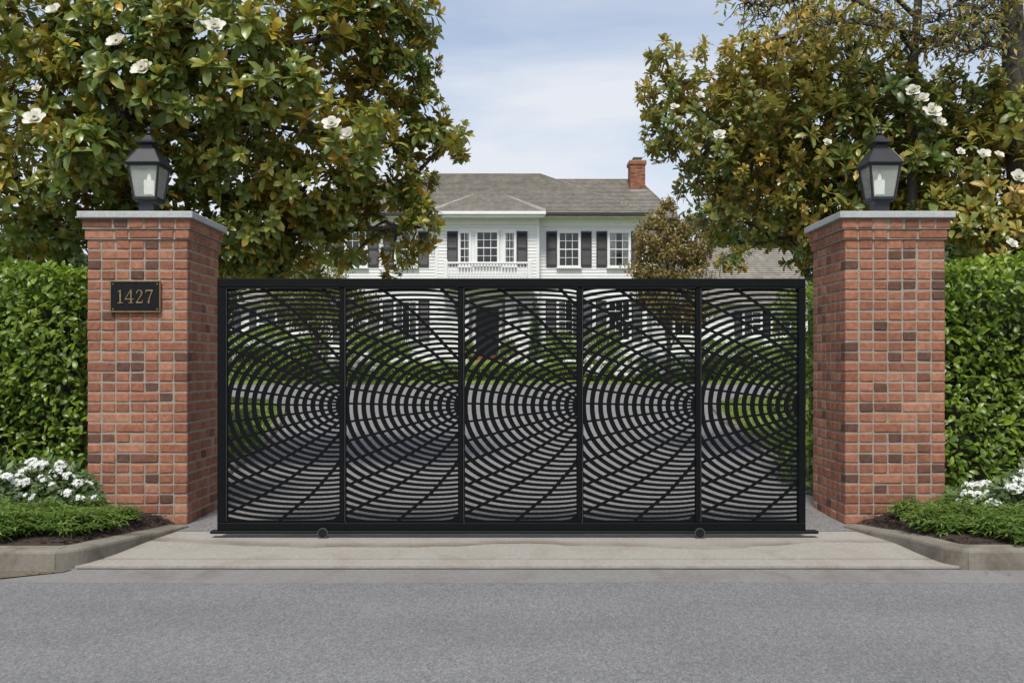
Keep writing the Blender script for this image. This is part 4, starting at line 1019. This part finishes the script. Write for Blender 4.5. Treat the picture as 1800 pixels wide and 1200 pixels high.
EL = [(60, 50, 10.0, 120, 80, .8), (210, 80, 9.9, 120, 80, .7), (370, 60, 10.1, 120, 80, .8), (110, 180, 10, 110, 60, .6), (330, 165, 10, 110, 55, .6), (470, 165, 10.2, 100, 55, .6),
      (610, 225, 10.2, 90, 50, .55), (560, 60, 10.8, 120, 90, .9), (670, 50, 11, 70, 75, .9), (735, 30, 11.2, 38, 55, .5), (680, 160, 11, 70, 70, .9), (745, 120, 11.2, 22, 30, .4), (745, 200, 11.2, 40, 40, .5), (795, 245, 11.2, 35, 26, .4), (745, 245, 11.2, 48, 30, .5),
      (40, 310, 10.6, 90, 100, .7), (165, 270, 9.9, 70, 45, .5), (300, 300, 10.6, 110, 80, .7), (430, 290, 10.8, 110, 80, .8), (560, 320, 11, 110, 80, .8), (670, 310, 11.2, 80, 70, .8), (735, 325, 11.3, 32, 40, .5), (738, 395, 11.3, 35, 42, .5),
      (390, 410, 11, 110, 60, .8), (440, 445, 11.1, 70, 44, .6), (520, 455, 11.3, 60, 34, .5), (470, 390, 11.5, 90, 60, .6), (520, 400, 11.2, 90, 60, .8), (600, 380, 11.3, 48, 34, .5), (690, 455, 11.4, 36, 26, .35), (655, 400, 11.4, 26, 30, .3), (610, 455, 11.4, 40, 18, .3), (430, 470, 11.2, 60, 26, .5), (60, 425, 10.9, 90, 50, .6), (200, 400, 11, 100, 60, .6), (130, 340, 10.2, 70, 40, .5),
      (310, 240, 11.8, 130, 110, .6), (520, 200, 12, 120, 100, .6), (100, 200, 11.8, 140, 140, .7),
      (-160, 120, 10.8, 130, 140, 1.), (-140, 340, 10.8, 110, 110, .9), (100, -90, 10.8, 160, 90, 1.1), (350, -90, 11, 160, 90, 1.1), (590, -80, 11.2, 140, 90, 1.1)]
tb = Vector((ax(212, 11.2), 11.2, 0))
TL = [(tb, .2), (at(205, 480, 11.2), .17), (at(208, 300, 11.2), .15), (at(212, 180, 11.2), .13), (at(260, 60, 11.2), .09), (at(290, -80, 11.2), .05)]
q = lambda *a: [at(*p) for p in a]
LL = [(q((208, 310, 11.2), (280, 250, 11.0), (400, 215, 10.7), (560, 235, 10.4)), .075, .02), (q((208, 330, 11.2), (350, 340, 11.1), (520, 350, 11.1), (690, 330, 11.2), (780, 255, 11.2)), .09, .015),
      (q((205, 360, 11.2), (330, 430, 11.2), (500, 410, 11.2), (700, 400, 11.3), (740, 400, 11.3)), .07, .012), (q((212, 180, 11.2), (330, 110, 10.9), (560, 70, 10.9), (720, 40, 11.2)), .07, .015),
      (q((208, 260, 11.2), (140, 200, 10.7), (60, 120, 10.2)), .07, .02), (q((205, 330, 11.2), (120, 330, 10.7), (20, 330, 10.6), (-120, 320, 10.8)), .06, .015), (q((240, 100, 11.2), (200, 80, 10.4), (120, 40, 10)), .05, .015), (q((212, 200, 11.2), (220, 230, 10.4), (165, 290, 9.9)), .04, .012)]
FL = [(252, 125, 9.45, 0.238), (63, 212, 9.5, 0.238), (584, 222, 9.75, 0.211), (614, 241, 9.8, 0.205), (378, 50, 9.5, 0.218), (208, 78, 9.45, 0.224), (97, 22, 9.5, 0.172), (455, 130, 9.7, 0.119), (65, 408 - 250, 9.6, 0.106), (438, 8, 9.6, 0.158)]
magnolia(EL, TL, LL, FL, 'broad magnolia tree in white flower spreading over the numbered pillar', M['magnolia'], .168, 122, tuple(tb), 480, (.55, 1.22), .02, lambda x, y: .06 if x > 545 and y < 300 else (-.12 if x > 545 else -.34))
ER = [(1170, 100, 12.0, 26, 28, .4), (1165, 165, 12.2, 48, 45, .6), (1165, 235, 12.2, 36, 48, .5), (1245, 145, 12, 75, 60, .8), (1300, 110, 12, 45, 40, .6), (1250, 240, 12, 90, 75, .9), (1350, 180, 11.8, 100, 90, 1.), (1390, 95, 12, 70, 65, .8), (1450, 50, 12.2, 70, 55, .7), (1440, 260, 11.8, 120, 90, 1.),
      (1500, 130, 11.9, 100, 80, .9), (1590, 200, 11.6, 100, 80, .8), (1690, 175, 11.8, 90, 50, .8), (1740, 230, 11.6, 80, 70, .8), (1650, 290, 11.6, 100, 70, .8), (1540, 300, 11.6, 100, 70, .8), (1420, 360, 11.8, 90, 60, .8), (1320, 310, 12, 90, 70, .9), (1225, 315, 12.3, 38, 42, .5), (1265, 385, 12.3, 55, 42, .6), (1375, 385, 12, 64, 40, .6), (1405, 436, 12, 30, 38, .5), (1352, 418, 12.2, 44, 20, .4),
      (1296, 458, 11.6, 30, 20, .3), (1750, 330, 11.4, 90, 70, .7), (1720, 410, 11.2, 90, 50, .6), (1800, 430, 11.2, 70, 60, .6), (1640, 380, 11.6, 90, 60, .7), (1530, 390, 12, 100, 60, .8), (1450, 430, 12.2, 60, 50, .6),
      (1480, 230, 12.9, 170, 130, .9), (1640, 260, 12.9, 150, 110, .9), (1330, 240, 13, 110, 100, .8), (1900, 200, 12, 110, 130, 1.), (1900, 380, 12, 110, 110, 1.)]
tbr = Vector((ax(1575, 12.4), 12.4, zp(12.4)))
TR = [(tbr, .2), (at(1572, 440, 12.4), .17), (at(1560, 360, 12.4), .15), (at(1530, 250, 12.4), .11), (at(1500, 120, 12.4), .07), (at(1480, 20, 12.4), .03)]
LR = [(q((1560, 360, 12.4), (1450, 330, 12.2), (1330, 260, 12), (1180, 160, 12.1)), .08, .012), (q((1560, 380, 12.4), (1430, 330, 12), (1380, 280, 11.9), (1250, 250, 12)), .07, .015), (q((1560, 400, 12.4), (1460, 420, 12.2), (1360, 420, 12.1), (1270, 460, 11.8)), .05, .01),
      (q((1560, 350, 12.4), (1620, 300, 12.0), (1740, 230, 11.7), (1860, 200, 12)), .08, .02), (q((1565, 390, 12.4), (1650, 390, 11.9), (1750, 410, 11.4), (1880, 400, 12)), .06, .015), (q((1530, 250, 12.4), (1600, 190, 11.9), (1700, 130, 11.8)), .06, .012), (q((1510, 200, 12.4), (1420, 130, 12), (1390, 60, 12.1)), .05, .012)]
FR = [(1604, 163, 10.9, 0.178), (1621, 176, 10.9, 0.165), (1637, 199, 10.85, 0.224), (1650, 219, 10.85, 0.178), (1264, 240, 11.1, 0.158), (1727, 275, 10.8, 0.172), (1755, 274, 10.85, 0.119), (1790, 315, 10.7, 0.211), (1230, 170, 11.3, 0.119), (1185, 190, 11.5, 0.119), (1778, 430, 10.5, 0.132), (1454, 252, 10.9, 0.106), (1688, 268, 10.9, 0.106), (1310, 130, 11.3, 0.099)]
magnolia(ER, TR, LR, FR, 'bronze-tinged magnolia tree in flower leaning over the pillar without a number', M['magnolia2'], .148, 125, tuple(tbr), 440, (.55, 1.2), .03, lambda x, y: .05 if (int(x*7+y*3) % 3 == 0 or x < 1200) else -.25, 11.15)

# ------------------------------------------------------------ other trees
def cloud_tree(name, label, lobes, trunk_px, mat, n, ls, root_xy, bark, tr=.1, asp=.42, tpl=T_LO, group=None, lean=None):
    z0 = zp(root_xy[1]); root = thing(name, label, 'tree', (root_xy[0], root_xy[1], z0-.05), group); pl = np.array(root.location)
    vol = np.array([r[3]*r[4]*r[5] for r in lobes])**.75; cnt = (n*vol/vol.sum()).astype(int); Ps = []; Ts = []
    for (x, y, z, a, b, c), k in zip(lobes, cnt):
        d = rdir(k); sub = RNG.normal(size=(max(3, k//60), 3)); sub = unit(sub)*RNG.uniform(.55, 1, (len(sub), 1))
        g = RNG.integers(0, len(sub), k); q_ = sub[g]+d*RNG.uniform(.05, .36, (k, 1))
        Ps.append(np.array([x, y, z])+q_*np.array([a, b, c])); Ts.append(np.clip(RNG.normal(.45, .2, k)+(RNG.uniform(-.18, .18, len(sub))[g]), 0, 1))
    P = np.concatenate(Ps); T = np.concatenate(Ts); m = len(P)
    D = rdir(m)+np.array([0, -.2, -.15]); U = rdir(m)*.8+np.array([0, -.4, .8])
    o = link('foliage', leaf_mesh('foliage', P-pl, D, U, ls*RNG.uniform(.6, 1.3, m), ls*asp*RNG.uniform(.8, 1.2, m), T, mat, tpl), root); tag(o, kind='stuff')
    tm = MB(); top = max(lobes, key=lambda l: l[2]); plv = Vector(pl)
    mid = Vector((root_xy[0]*.6+top[0]*.4, root_xy[1]*.6+top[1]*.4, z0+(top[2]-z0)*.5)); tip = Vector(top[:3])
    tm.tube([Vector((root_xy[0], root_xy[1], z0-.05))-plv, mid-plv, tip-plv], [tr, tr*.7, tr*.25], 9)
    for l in lobes:
        s_ = Vector((root_xy[0], root_xy[1], z0+(l[2]-z0)*.45)); e = Vector(l[:3]); tm.tube([s_-plv, (s_+e)/2+Vector((0, 0, .1))-plv, e-plv], [tr*.4, tr*.25, tr*.1], 5)
    tm.build('trunk', bark, root, smooth=True); return root
def lobe(px, py, Y, rx, ry, dep): p = at(px, py, Y); return (p.x, p.y, p.z, rx*Y/F, dep, ry*Y/F)
cloud_tree('small_tree', 'small bronze-leaved tree standing before the shuttered end of the white house', [lobe(1172, 378, 33, 22, 34, .6), lobe(1196, 400, 33, 26, 30, .6), lobe(1150, 420, 33, 36, 44, .9), lobe(1212, 435, 33, 44, 44, .9), lobe(1180, 470, 33, 76, 46, 1.1), lobe(1175, 520, 33, 62, 45, 1.), lobe(1215, 545, 33, 40, 30, .8), lobe(1140, 500, 33, 30, 40, .8)], 0, M['bronze_leaf'], 16000, .15, (ax(1176, 33), 33), M['bark'], .09)
cloud_tree('small_tree', 'small yellow-green tree before the house under the spreading magnolia', [lobe(555, 490, 32, 60, 38, 1.), lobe(520, 530, 32, 55, 38, 1.), lobe(590, 530, 32, 55, 36, 1.), lobe(560, 560, 32, 60, 24, .9), lobe(640, 540, 32, 34, 30, .7)], 0, M['olive_leaf'], 13000, .125, (ax(556, 32), 32), M['bark'], .09)
for k, (px, Y, base_y, h, wd, lab) in enumerate([
    (1290, 54, 0, 320, 110, 'dark green tree rising behind the roof of the low house wing'), (1450, 58, 0, 330, 120, 'dense dark tree filling the gap behind the flowering bronze magnolia'),
    (1640, 24, 0, 260, 150, 'dark evergreen behind the unnumbered pillar and its magnolia'), (1800, 20, 0, 240, 130, 'dark evergreen behind the hedge farthest from the number plaque'),
    (60, 19, 0, 250, 140, 'dark evergreen behind the hedge beside the numbered pillar'), (280, 22, 0, 240, 130, 'dark evergreen behind the trunk of the flowering magnolia'), (430, 50, 0, 200, 120, 'dark tree behind the hidden wing of the white house')]):
    lo = [lobe(px, HOR-h*f, Y, wd*g, h*.24, wd*g*Y/F*.8) for f, g in ((.28, .9), (.55, 1.), (.8, .72), (.98, .4))]+[lobe(px+wd*.5, HOR-h*.6, Y, wd*.5, h*.2, 1.5), lobe(px-wd*.5, HOR-h*.42, Y, wd*.55, h*.2, 1.5)]
    cloud_tree('evergreen_tree', lab, lo, 0, M['dark_leaf'], 9000, .0075*Y+.06, (ax(px, Y), Y), M['bark2'], .22)
# tall thin-leaved trees whose trunks rise behind the right magnolia
def tall_tree(label, pts, rads, limbs, nleaf, mat, base, drop=.35):
    root = thing('tall_tree', label, 'tree', base); pl = Vector(base); tm = MB()
    sp = smooth_path([tuple(p) for p in pts], 4); tm.tube([Vector(p)-pl for p in sp], list(np.interp(np.linspace(0, 1, len(sp)), np.linspace(0, 1, len(rads)), rads)), 12)
    tips = []
    for L_ in limbs:
        lp = [Vector(p) for p in smooth_path([tuple(p) for p in L_], 5)]; tm.tube([p-pl for p in lp], [.035-.028*i/(len(lp)-1) for i in range(len(lp))], 6)
        for i in range(2, len(lp)):
            for _ in range(5):
                e = lp[i]+Vector((random.uniform(-.36, .36), random.uniform(-.3, .3), random.uniform(-.24, .16)))
                m_ = (lp[i]+e)/2+Vector((0, 0, .06)); tm.tube([lp[i]-pl, m_-pl, e-pl], [.009, .006, .003], 4, caps=False)
                tips += [tuple(m_*(1-t)+e*t) for t in (.2, .5, .8, 1.)]
    tm.build('trunk', M['bark2'], root, smooth=True)
    tips = np.array(tips); k = RNG.integers(0, len(tips), nleaf); P = tips[k]+RNG.normal(0, .07, (nleaf, 3)); D = rdir(nleaf)+np.array([0, 0, -drop])
    o = link('foliage', leaf_mesh('foliage', P-np.array(base), D, rdir(nleaf)+np.array([0, -.3, .5]), .10*RNG.uniform(.6, 1.3, nleaf), .034, RNG.uniform(.1, .9, nleaf), mat, T_LO), root); tag(o, kind='stuff')
b1 = (ax(1600, 11.25), 11.25, zp(11.25)); b2 = (ax(1800, 11.3), 11.3, zp(11.3))
tall_tree('tall tree with a slim trunk rising clear above the bronze magnolia', [b1, at(1604, 300, 11.25), at(1606, 120, 11.25), at(1614, 0, 11.25), at(1618, -200, 11.32)], [.075, .06, .052, .048, .03],
          [q((1606, 90, 11.25), (1540, 20, 11.04), (1450, -10, 10.90), (1360, 10, 10.74), (1310, 5, 10.74)), q((1608, 60, 11.25), (1560, 50, 10.90), (1500, 40, 10.60), (1440, 45, 10.46)), q((1610, 30, 11.25), (1500, -60, 11.04), (1400, -40, 10.90), (1345, 30, 10.90)), q((1606, 100, 11.25), (1650, 60, 11.18), (1720, 20, 11.04), (1760, -10, 11.04)), q((1612, -20, 11.25), (1660, -60, 11.11), (1700, -40, 11.04)), q((1607, 70, 11.25), (1680, 70, 10.90), (1740, 55, 10.74))], 1700, M['magnolia2'], b1)
tall_tree('tall tree with a thick furrowed trunk beside the unnumbered pillar', [b2, at(1795, 300, 11.30), at(1785, 150, 11.30), at(1778, 0, 11.30), at(1772, -200, 11.30)], [.18, .16, .14, .12, .09],
          [q((1780, 40, 11.30), (1740, 30, 11.14), (1690, 60, 10.91), (1650, 80, 10.84)), q((1778, 0, 11.30), (1730, -10, 11.07), (1680, 10, 10.91), (1640, 40, 10.91)), q((1782, 90, 11.30), (1740, 80, 10.98), (1700, 95, 10.75)), q((1785, 60, 11.30), (1830, 20, 11.07), (1900, 0, 10.91)), q((1780, -40, 11.30), (1700, -70, 11.07), (1600, -30, 10.91)), q((1786, 130, 11.30), (1830, 110, 11.14), (1880, 120, 10.91))], 900, M['magnolia2'], b2)
# woods on the skyline
n = 26000; X = RNG.uniform(-110, 110, n); Y = RNG.uniform(78, 100, n); hgt = 9+2.2*np.sin(X*.21)+1.8*np.sin(X*.53+1)+RNG.uniform(-1, 1, n); Z = 1+hgt*RNG.uniform(0, 1, n)**.7
tag(link('woods', leaf_mesh('woods', np.stack([X, Y, Z], 1), rdir(n), rdir(n)+np.array([0, -.4, .6]), RNG.uniform(.7, 1.4, n), .6, RNG.uniform(0, 1, n), M['dark_leaf'], T_LO)), 'far belt of dark woods behind the house', 'woods', kind='stuff')

# ------------------------------------------------------------ clipped hedges
def hedge(label, x0, x1, y0, y1, zt, mat, n, ls, zb=.05, singles=300, name='hedge', cat='hedge', asp=.46, core=.32, wob=.05, lo=False, group=None):
    zg = zp((y0+y1)/2); root = thing(name, label, cat, ((x0+x1)/2, (y0+y1)/2, zg), group); pl = np.array(root.location)
    A = [(x1-x0)*(zt-zb), (x1-x0)*(y1-y0), (y1-y0)*(zt-zb)]; wts = np.array([A[0]*1.35, A[0]*.5, A[1], A[2], A[2]]); f = RNG.choice(5, n, p=wts/wts.sum())
    u, v, dpt = RNG.uniform(size=n), RNG.uniform(size=n), np.abs(RNG.normal(0, .11, n))*(ls/.1)**.5-.04
    X = np.where(f < 3, x0+(x1-x0)*u, np.where(f == 3, x0+dpt, x1-dpt)); Yy = np.where(f == 0, y0+dpt, np.where(f == 1, y1-dpt, y0+(y1-y0)*np.where(f == 2, v, u)))
    Z = np.where(f == 2, zt-dpt, zb+(zt-zb)*v)
    bul = wob*(np.sin(X*3.1+Z*2)+np.sin(Z*4.3-X*1.7)); Yy = Yy+np.where(f == 0, -bul, 0); Z = Z+np.where(f == 2, bul*.7, 0)
    Nrm = np.array([(0, -1., .25), (0, 1., .25), (0, -.15, 1.), (-1., 0, .25), (1., 0, .25)])[f]
    P = np.stack([X, Yy, Z+zg*0], 1)
    clump = RNG.normal(size=(40, 3))
    D = Nrm*.45+rdir(n)*.9+np.array([0, 0, .15]); U = Nrm*.9+rdir(n)*.5+np.array([0, 0, .5])
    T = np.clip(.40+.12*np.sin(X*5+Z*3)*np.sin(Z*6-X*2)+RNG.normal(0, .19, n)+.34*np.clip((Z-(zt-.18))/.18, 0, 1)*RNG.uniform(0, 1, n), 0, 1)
    L = ls*RNG.uniform(.5, 1.3, n); W = L*asp*RNG.uniform(.85, 1.2, n)
    arr = (P, D, U, L, W, T); keep = np.ones(n, bool)
    if singles:
        px, py = topx(P); vis = (px > 8) & (px < 1792) & (f != 1) & ~((px > 145) & (px < 1665))
        keep = place_leaf_objects(root, arr, mat, singles, np.where(vis, L/Yy**3-1e-3*np.maximum(dpt, 0), -1))
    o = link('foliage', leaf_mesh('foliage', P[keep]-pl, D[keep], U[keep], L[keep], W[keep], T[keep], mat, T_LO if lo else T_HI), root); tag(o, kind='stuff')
    MB().box(x0+core-pl[0], x1-core-pl[0], y0+core-pl[1], y1-core-pl[1], zb-pl[2], zt-core-pl[2]).build('shade_core', M['core'], root)  # solid dark box added so the hedge interior looks shaded
    return root
hedge('tall clipped laurel hedge beside the pillar with the number plaque', -9.2, ax(156, 9.0), 8.85, 10.0, az(470, 8.9), M['laurel'], 26000, .086)
hedge('tall clipped laurel hedge beside the pillar without a number plaque', 3.82, 9.2, 8.85, 10.0, az(466, 8.9), M['laurel'], 26000, .086)
hedge('green hedge inside the gate behind the pillar without a number', 3.14, 4.2, 9.5, 11.2, az(505, 9.7), M['laurel'], 6000, .085, singles=0)
hedge('low clipped box hedge on the lawn before the front door', ax(668, 35.4), ax(1082, 35.4), 34.8, 36.0, zp(35.4)+.58, M['box'], 15000, .085, zb=zp(35.4), singles=0, cat='hedge', lo=True, wob=.02, core=.16)
hedge('dense green shrubbery beside the far end of the loop drive under the magnolia', ax(395, 35), ax(560, 35), 34.6, 37, zp(35.4)+1.7, M['box'], 9000, .12, zb=zp(35), singles=0, name='shrubbery', cat='shrubs', lo=True, wob=.2, core=.4)
hedge('dense green shrubbery beside the loop drive towards the low wing', ax(1236, 35), ax(1440, 35), 34.8, 37, zp(35.4)+1.3, M['box'], 9000, .12, zb=zp(35), singles=0, name='shrubbery', cat='shrubs', lo=True, wob=.2, core=.4)
hedge('green shrubs on the lawn edge just inside the gate by the numbered pillar', -5.6, -3.75, 11.6, 14.0, .62, M['laurel'], 7000, .08, zb=.1, singles=0, name='shrubbery', cat='shrubs', wob=.09)
hedge('green shrubs on the lawn edge just inside the gate by the unnumbered pillar', 3.95, 6.4, 12.2, 13.6, .50, M['laurel'], 6000, .08, zb=.1, singles=0, name='shrubbery', cat='shrubs', wob=.09)

# ------------------------------------------------------------ flowering shrubs and ground cover
def shrub(name, label, c, r, mat, n, ls, fmat, nf, fsz, heads=0, floret=.02, group=None, cat='shrub', tpl=T_LO, asp=.5, singles=0):
    root = thing(name, label, cat, c, group); d = rdir(n, .45); rad = RNG.uniform(.45, 1.05, n)
    P = d*np.array(r)*rad[:, None]; P[:, 2] = np.abs(P[:, 2])
    Dd = d*.8+rdir(n)*.7; U = d+rdir(n)*.4+np.array([0, -.2, .7])
    o = link('foliage', leaf_mesh('foliage', P, Dd, U, ls*RNG.uniform(.6, 1.3, n), ls*asp*RNG.uniform(.8, 1.2, n), RNG.uniform(.1, .9, n), mat, tpl), root); tag(o, kind='stuff')
    st = MB()
    for k in range(14):
        e = rdir(1, .8)[0]*np.array(r)*.9; e[2] = abs(e[2]); st.tube([(e[0]*.15, e[1]*.15, -.05), (e[0]*.6, e[1]*.6, e[2]*.6), tuple(e)], [.008, .006, .003], 5, caps=False)
    st.build('stems', M['bark'], root)
    for k in range(heads):
        e = rdir(1, .55)[0]
        if e[1] > (.3 if heads < 14 else -.1): e[1] = -abs(e[1])-.1
        if heads > 14: e[2] = abs(e[2])+.35
        e = unit(e[None, :])[0]*np.array(r)*RNG.uniform(.98, 1.12); e[2] = abs(e[2]); q_ = rdir(nf, .25)*fsz*np.array([1, 1, .6])*RNG.uniform(.5, 1.05, (nf, 1)); m = nf
        PP = e+q_; PP = np.repeat(PP, 4, 0); ang = np.tile(np.arange(4)*1.5708, m)+np.repeat(RNG.uniform(0, 6, m), 4); ud = np.repeat(unit(q_+np.array([0, -.02, .02])), 4, 0); a_, b_ = basis(ud)
        DD = a_*np.cos(ang)[:, None]+b_*np.sin(ang)[:, None]+ud*.25
        tag(link('flower_head', leaf_mesh('flower_head', PP, DD, ud, floret*RNG.uniform(.8, 1.2, 4*m), floret*.8, np.repeat(RNG.uniform(.2, 1, m), 4), fmat, T_LO, .0), root), kind='stuff')
    return root
for k, (x, y, lab) in enumerate([(-4.42, 7.75, 'white-flowered shrub with pale leaves against the hedge by the numbered pillar, farther from the brickwork'), (-3.95, 7.95, 'white-flowered shrub with pale leaves touching the side of the numbered pillar')]):
    shrub('flowering_shrub', lab, (x, y, .12), (.45, .34, .50 if k == 0 else .44), M['paleleaf'], 2600, .085, M['white_flower'], 20, .05, 27, .021, 'white-flowered shrubs in the kerbside beds')
for k, (x, y, lab) in enumerate([(4.36, 7.70, 'white-flowered shrub with pale leaves in the bed by the unnumbered pillar, farther from the brickwork'), (3.98, 7.98, 'small white-flowered shrub with loose sprays beside the unnumbered pillar')]):
    shrub('flowering_shrub', lab, (x, y, .12), ((.45, .34, .42), (.28, .26, .25))[k], M['paleleaf'], (2200, 1000)[k], .085, M['white_flower'], 24, .055, (30, 16)[k], .021, 'white-flowered shrubs in the kerbside beds')
def cover(label, spots):
    P, D, U, L, W, T = ([] for _ in range(6)); st = MB()
    for (x, y, r, h) in spots:
        n = int(46*(r/.15)**1.5)
        for k in range(n):
            a = random.uniform(0, 6.283); rr = r*math.sqrt(random.random()); bx_, by_ = x+rr*math.cos(a)*.5, y+rr*math.sin(a)*.5
            hh_ = h*random.uniform(.55, 1.1)*(1-.5*(rr/r)**2); ex, ey = x+rr*math.cos(a)*1.1, y+rr*math.sin(a)*1.1
            p0, p1 = Vector((bx_, by_, .08)), Vector((ex, ey, .08+hh_)); md = (p0+p1)/2+Vector((0, 0, .05))
            if k % 3 == 0: st.tube([p0, md, p1], [.003, .0025, .0015], 3, caps=False)
            for j in range(9):
                t = .25+.75*(j+1)/9; c = p0.lerp(md, t*2) if t < .5 else md.lerp(p1, t*2-1); az_ = j*2.4+a
                P.append(c); D.append((math.cos(az_)*.9+math.cos(a)*.25, math.sin(az_)*.9+math.sin(a)*.25, random.uniform(-.25, .65))); U.append((random.uniform(-.3, .3), random.uniform(-.5, .1), 1))
                L.append(.062*random.uniform(.6, 1.35)); W.append(.0165*random.uniform(.8, 1.25)); T.append(min(1, max(0, random.gauss(.42, .16)+.25*(t-.6)+(.4 if random.random() < .04 else 0))))
    o = link('ground_cover', leaf_mesh('ground_cover', np.array([tuple(p) for p in P]), np.array(D), np.array(U), np.array(L), np.array(W), np.array(T), M['cover'], T_MID, .25))
    tag(o, label, 'ground cover', kind='stuff'); st.build('stems', M['bark'], o)
def spots(sx, x_in, x_out):
    out = []; x = x_in
    while x < x_out:
        for y in (6.80, 6.95, 7.12, 7.32, 7.54, 7.76):
            yy = y+random.uniform(-.08, .08); xx = x+random.uniform(-.08, .08)
            if (x < x_in+.22 and y < 7.1) or (y < 6.9 and (x < x_in+.2 or random.random() < .35)): continue
            out.append((sx*xx, yy, random.uniform(.16, .22), random.uniform(.19, .28)*(1 if x > x_in+.2 else .8)))
        x += .21
    return out
cover('low feathery green ground cover spilling over the mulch at the numbered pillar', spots(-1, 3.30, 6.6))
cover('low feathery green ground cover spilling over the mulch at the unnumbered pillar', spots(1, 3.37, 6.6))
# bark chips on the open mulch and a few fallen leaves at the kerb
mb = MB()
for sx, K in ((-1, KL), (1, KR)):
    for k in range(900):
        y = random.uniform(6.75, 8.15); xi = np.interp(y, [p[1] for p in K], [abs(p[0]) for p in K])+.2; x = sx*(xi+abs(random.gauss(0, .5)))
        a = random.uniform(0, 3.14); l = random.uniform(.008, .028); wd = random.uniform(.004, .009); c, s = math.cos(a), math.sin(a); z = .105+random.uniform(0, .012) if y < 7.4 else .085+random.uniform(0, .03)
        mb.add([(x+c*l-s*wd, y+s*l+c*wd, z), (x+c*l+s*wd, y+s*l-c*wd, z+.004), (x-c*l+s*wd, y-s*l-c*wd, z+.006), (x-c*l-s*wd, y-s*l+c*wd, z+.002)], [(0,1,2,3)])
tag(mb.build('bark_chips', M['mulch']), 'loose bark chips scattered over both kerbside beds', 'bark chips', kind='stuff')
n = 60; X = np.concatenate([RNG.uniform(-6, -3.0, 40), RNG.uniform(2.9, 5, 20)]); Yl = 6.44-np.abs(RNG.normal(0, .05, n)); P = np.stack([X, Yl, np.full(n, -.014)], 1); D = rdir(n); D[:, 2] = RNG.uniform(-.02, .15, n)
tag(link('leaf_litter', leaf_mesh('leaf_litter', P, D, np.tile([[0, 0, 1.]], (n, 1)), RNG.uniform(.015, .05, n), RNG.uniform(.01, .02, n), RNG.uniform(.3, 1, n), M['bronze_leaf'])), 'small fallen leaves lying in the gutter along the kerbs', 'fallen leaves', kind='stuff')
# hydrangeas and planting by the house
hyd = [(1040, 34.6), (1072, 36.9), (1105, 34.4), (1140, 34.9), (1170, 34.3), (1205, 34.8), (640, 35.0), (600, 34.6), (950, 36.9), (1010, 37.0), (760, 37.0), (700, 37.0), (810, 37.1), (905, 37.1)]
dsc = ['behind the box hedge end', 'against the wall', 'near the bronze tree', 'beside the bronze tree', 'at the foot of the bronze tree', 'past the bronze tree', 'by the box hedge', 'under the yellow-green tree', '', '', '', '', '', '']
names = ['first white hydrangea past the end of the box hedge towards the bronze tree', 'white hydrangea tucked behind the bronze-tree end of the box hedge', 'second white hydrangea past the end of the box hedge', 'white hydrangea just short of the bronze tree trunk', 'white hydrangea at the foot of the bronze tree', 'white hydrangea beyond the bronze tree', 'white hydrangea at the magnolia end of the box hedge', 'white hydrangea under the yellow-green tree',
         'white flowering bush behind the box hedge, below the ivy', 'white flowering bush behind the box hedge, below the window nearest the bronze tree', 'white flowering bush behind the box hedge, below the wall left of the steps', 'white flowering bush behind the box hedge, below the window near the yellow-green tree', 'white flowering bush behind the box hedge at the left of the steps', 'white flowering bush behind the box hedge at the right of the steps']
for (px, Y), lab in zip(hyd, names):
    h = .95 if Y < 36 else .62
    shrub('hydrangea', lab, (ax(px, Y), Y, zp(Y)), (.55, .5, h*random.uniform(.85, 1.1)), M['box'], 900, .14, M['white_flower'], 20, .14, 16, .06, 'white flowering bushes along the front of the house')
for px, hgt, lab in ((640, 1.5, 'green foundation bush below the window beside the yellow-green tree'), (690, 1.2, 'green foundation bush below the shuttered window left of the door'), (985, 1.3, 'green foundation bush under the shuttered window right of the door'), (1060, 1.5, 'green foundation bush under the last shuttered window of the house')):
    shrub('foundation_bush', lab, (ax(px, 39.4), 39.4, zp(39.4)), (.95, .5, hgt), M['box'], 2600, .12, None, 0, 0)
shrub('wall_creeper', 'green ivy column climbing the white wall right of the front door', (ax(941, 40.3), 40.35, 1.5), (.24, .12, 2.9), M['paleleaf'], 1600, .11, None, 0, 0, cat='ivy')
shrub('potted_topiary', 'round green shrub at the right of the front door steps', (ax(893, 39.6), 39.7, 1.75), (.42, .4, .75), M['box'], 1500, .09, None, 0, 0, cat='shrub')
shrub('potted_topiary', 'round green shrub at the left of the front door steps', (ax(822, 39.6), 39.7, 1.75), (.34, .34, .7), M['box'], 1300, .09, None, 0, 0, cat='shrub')
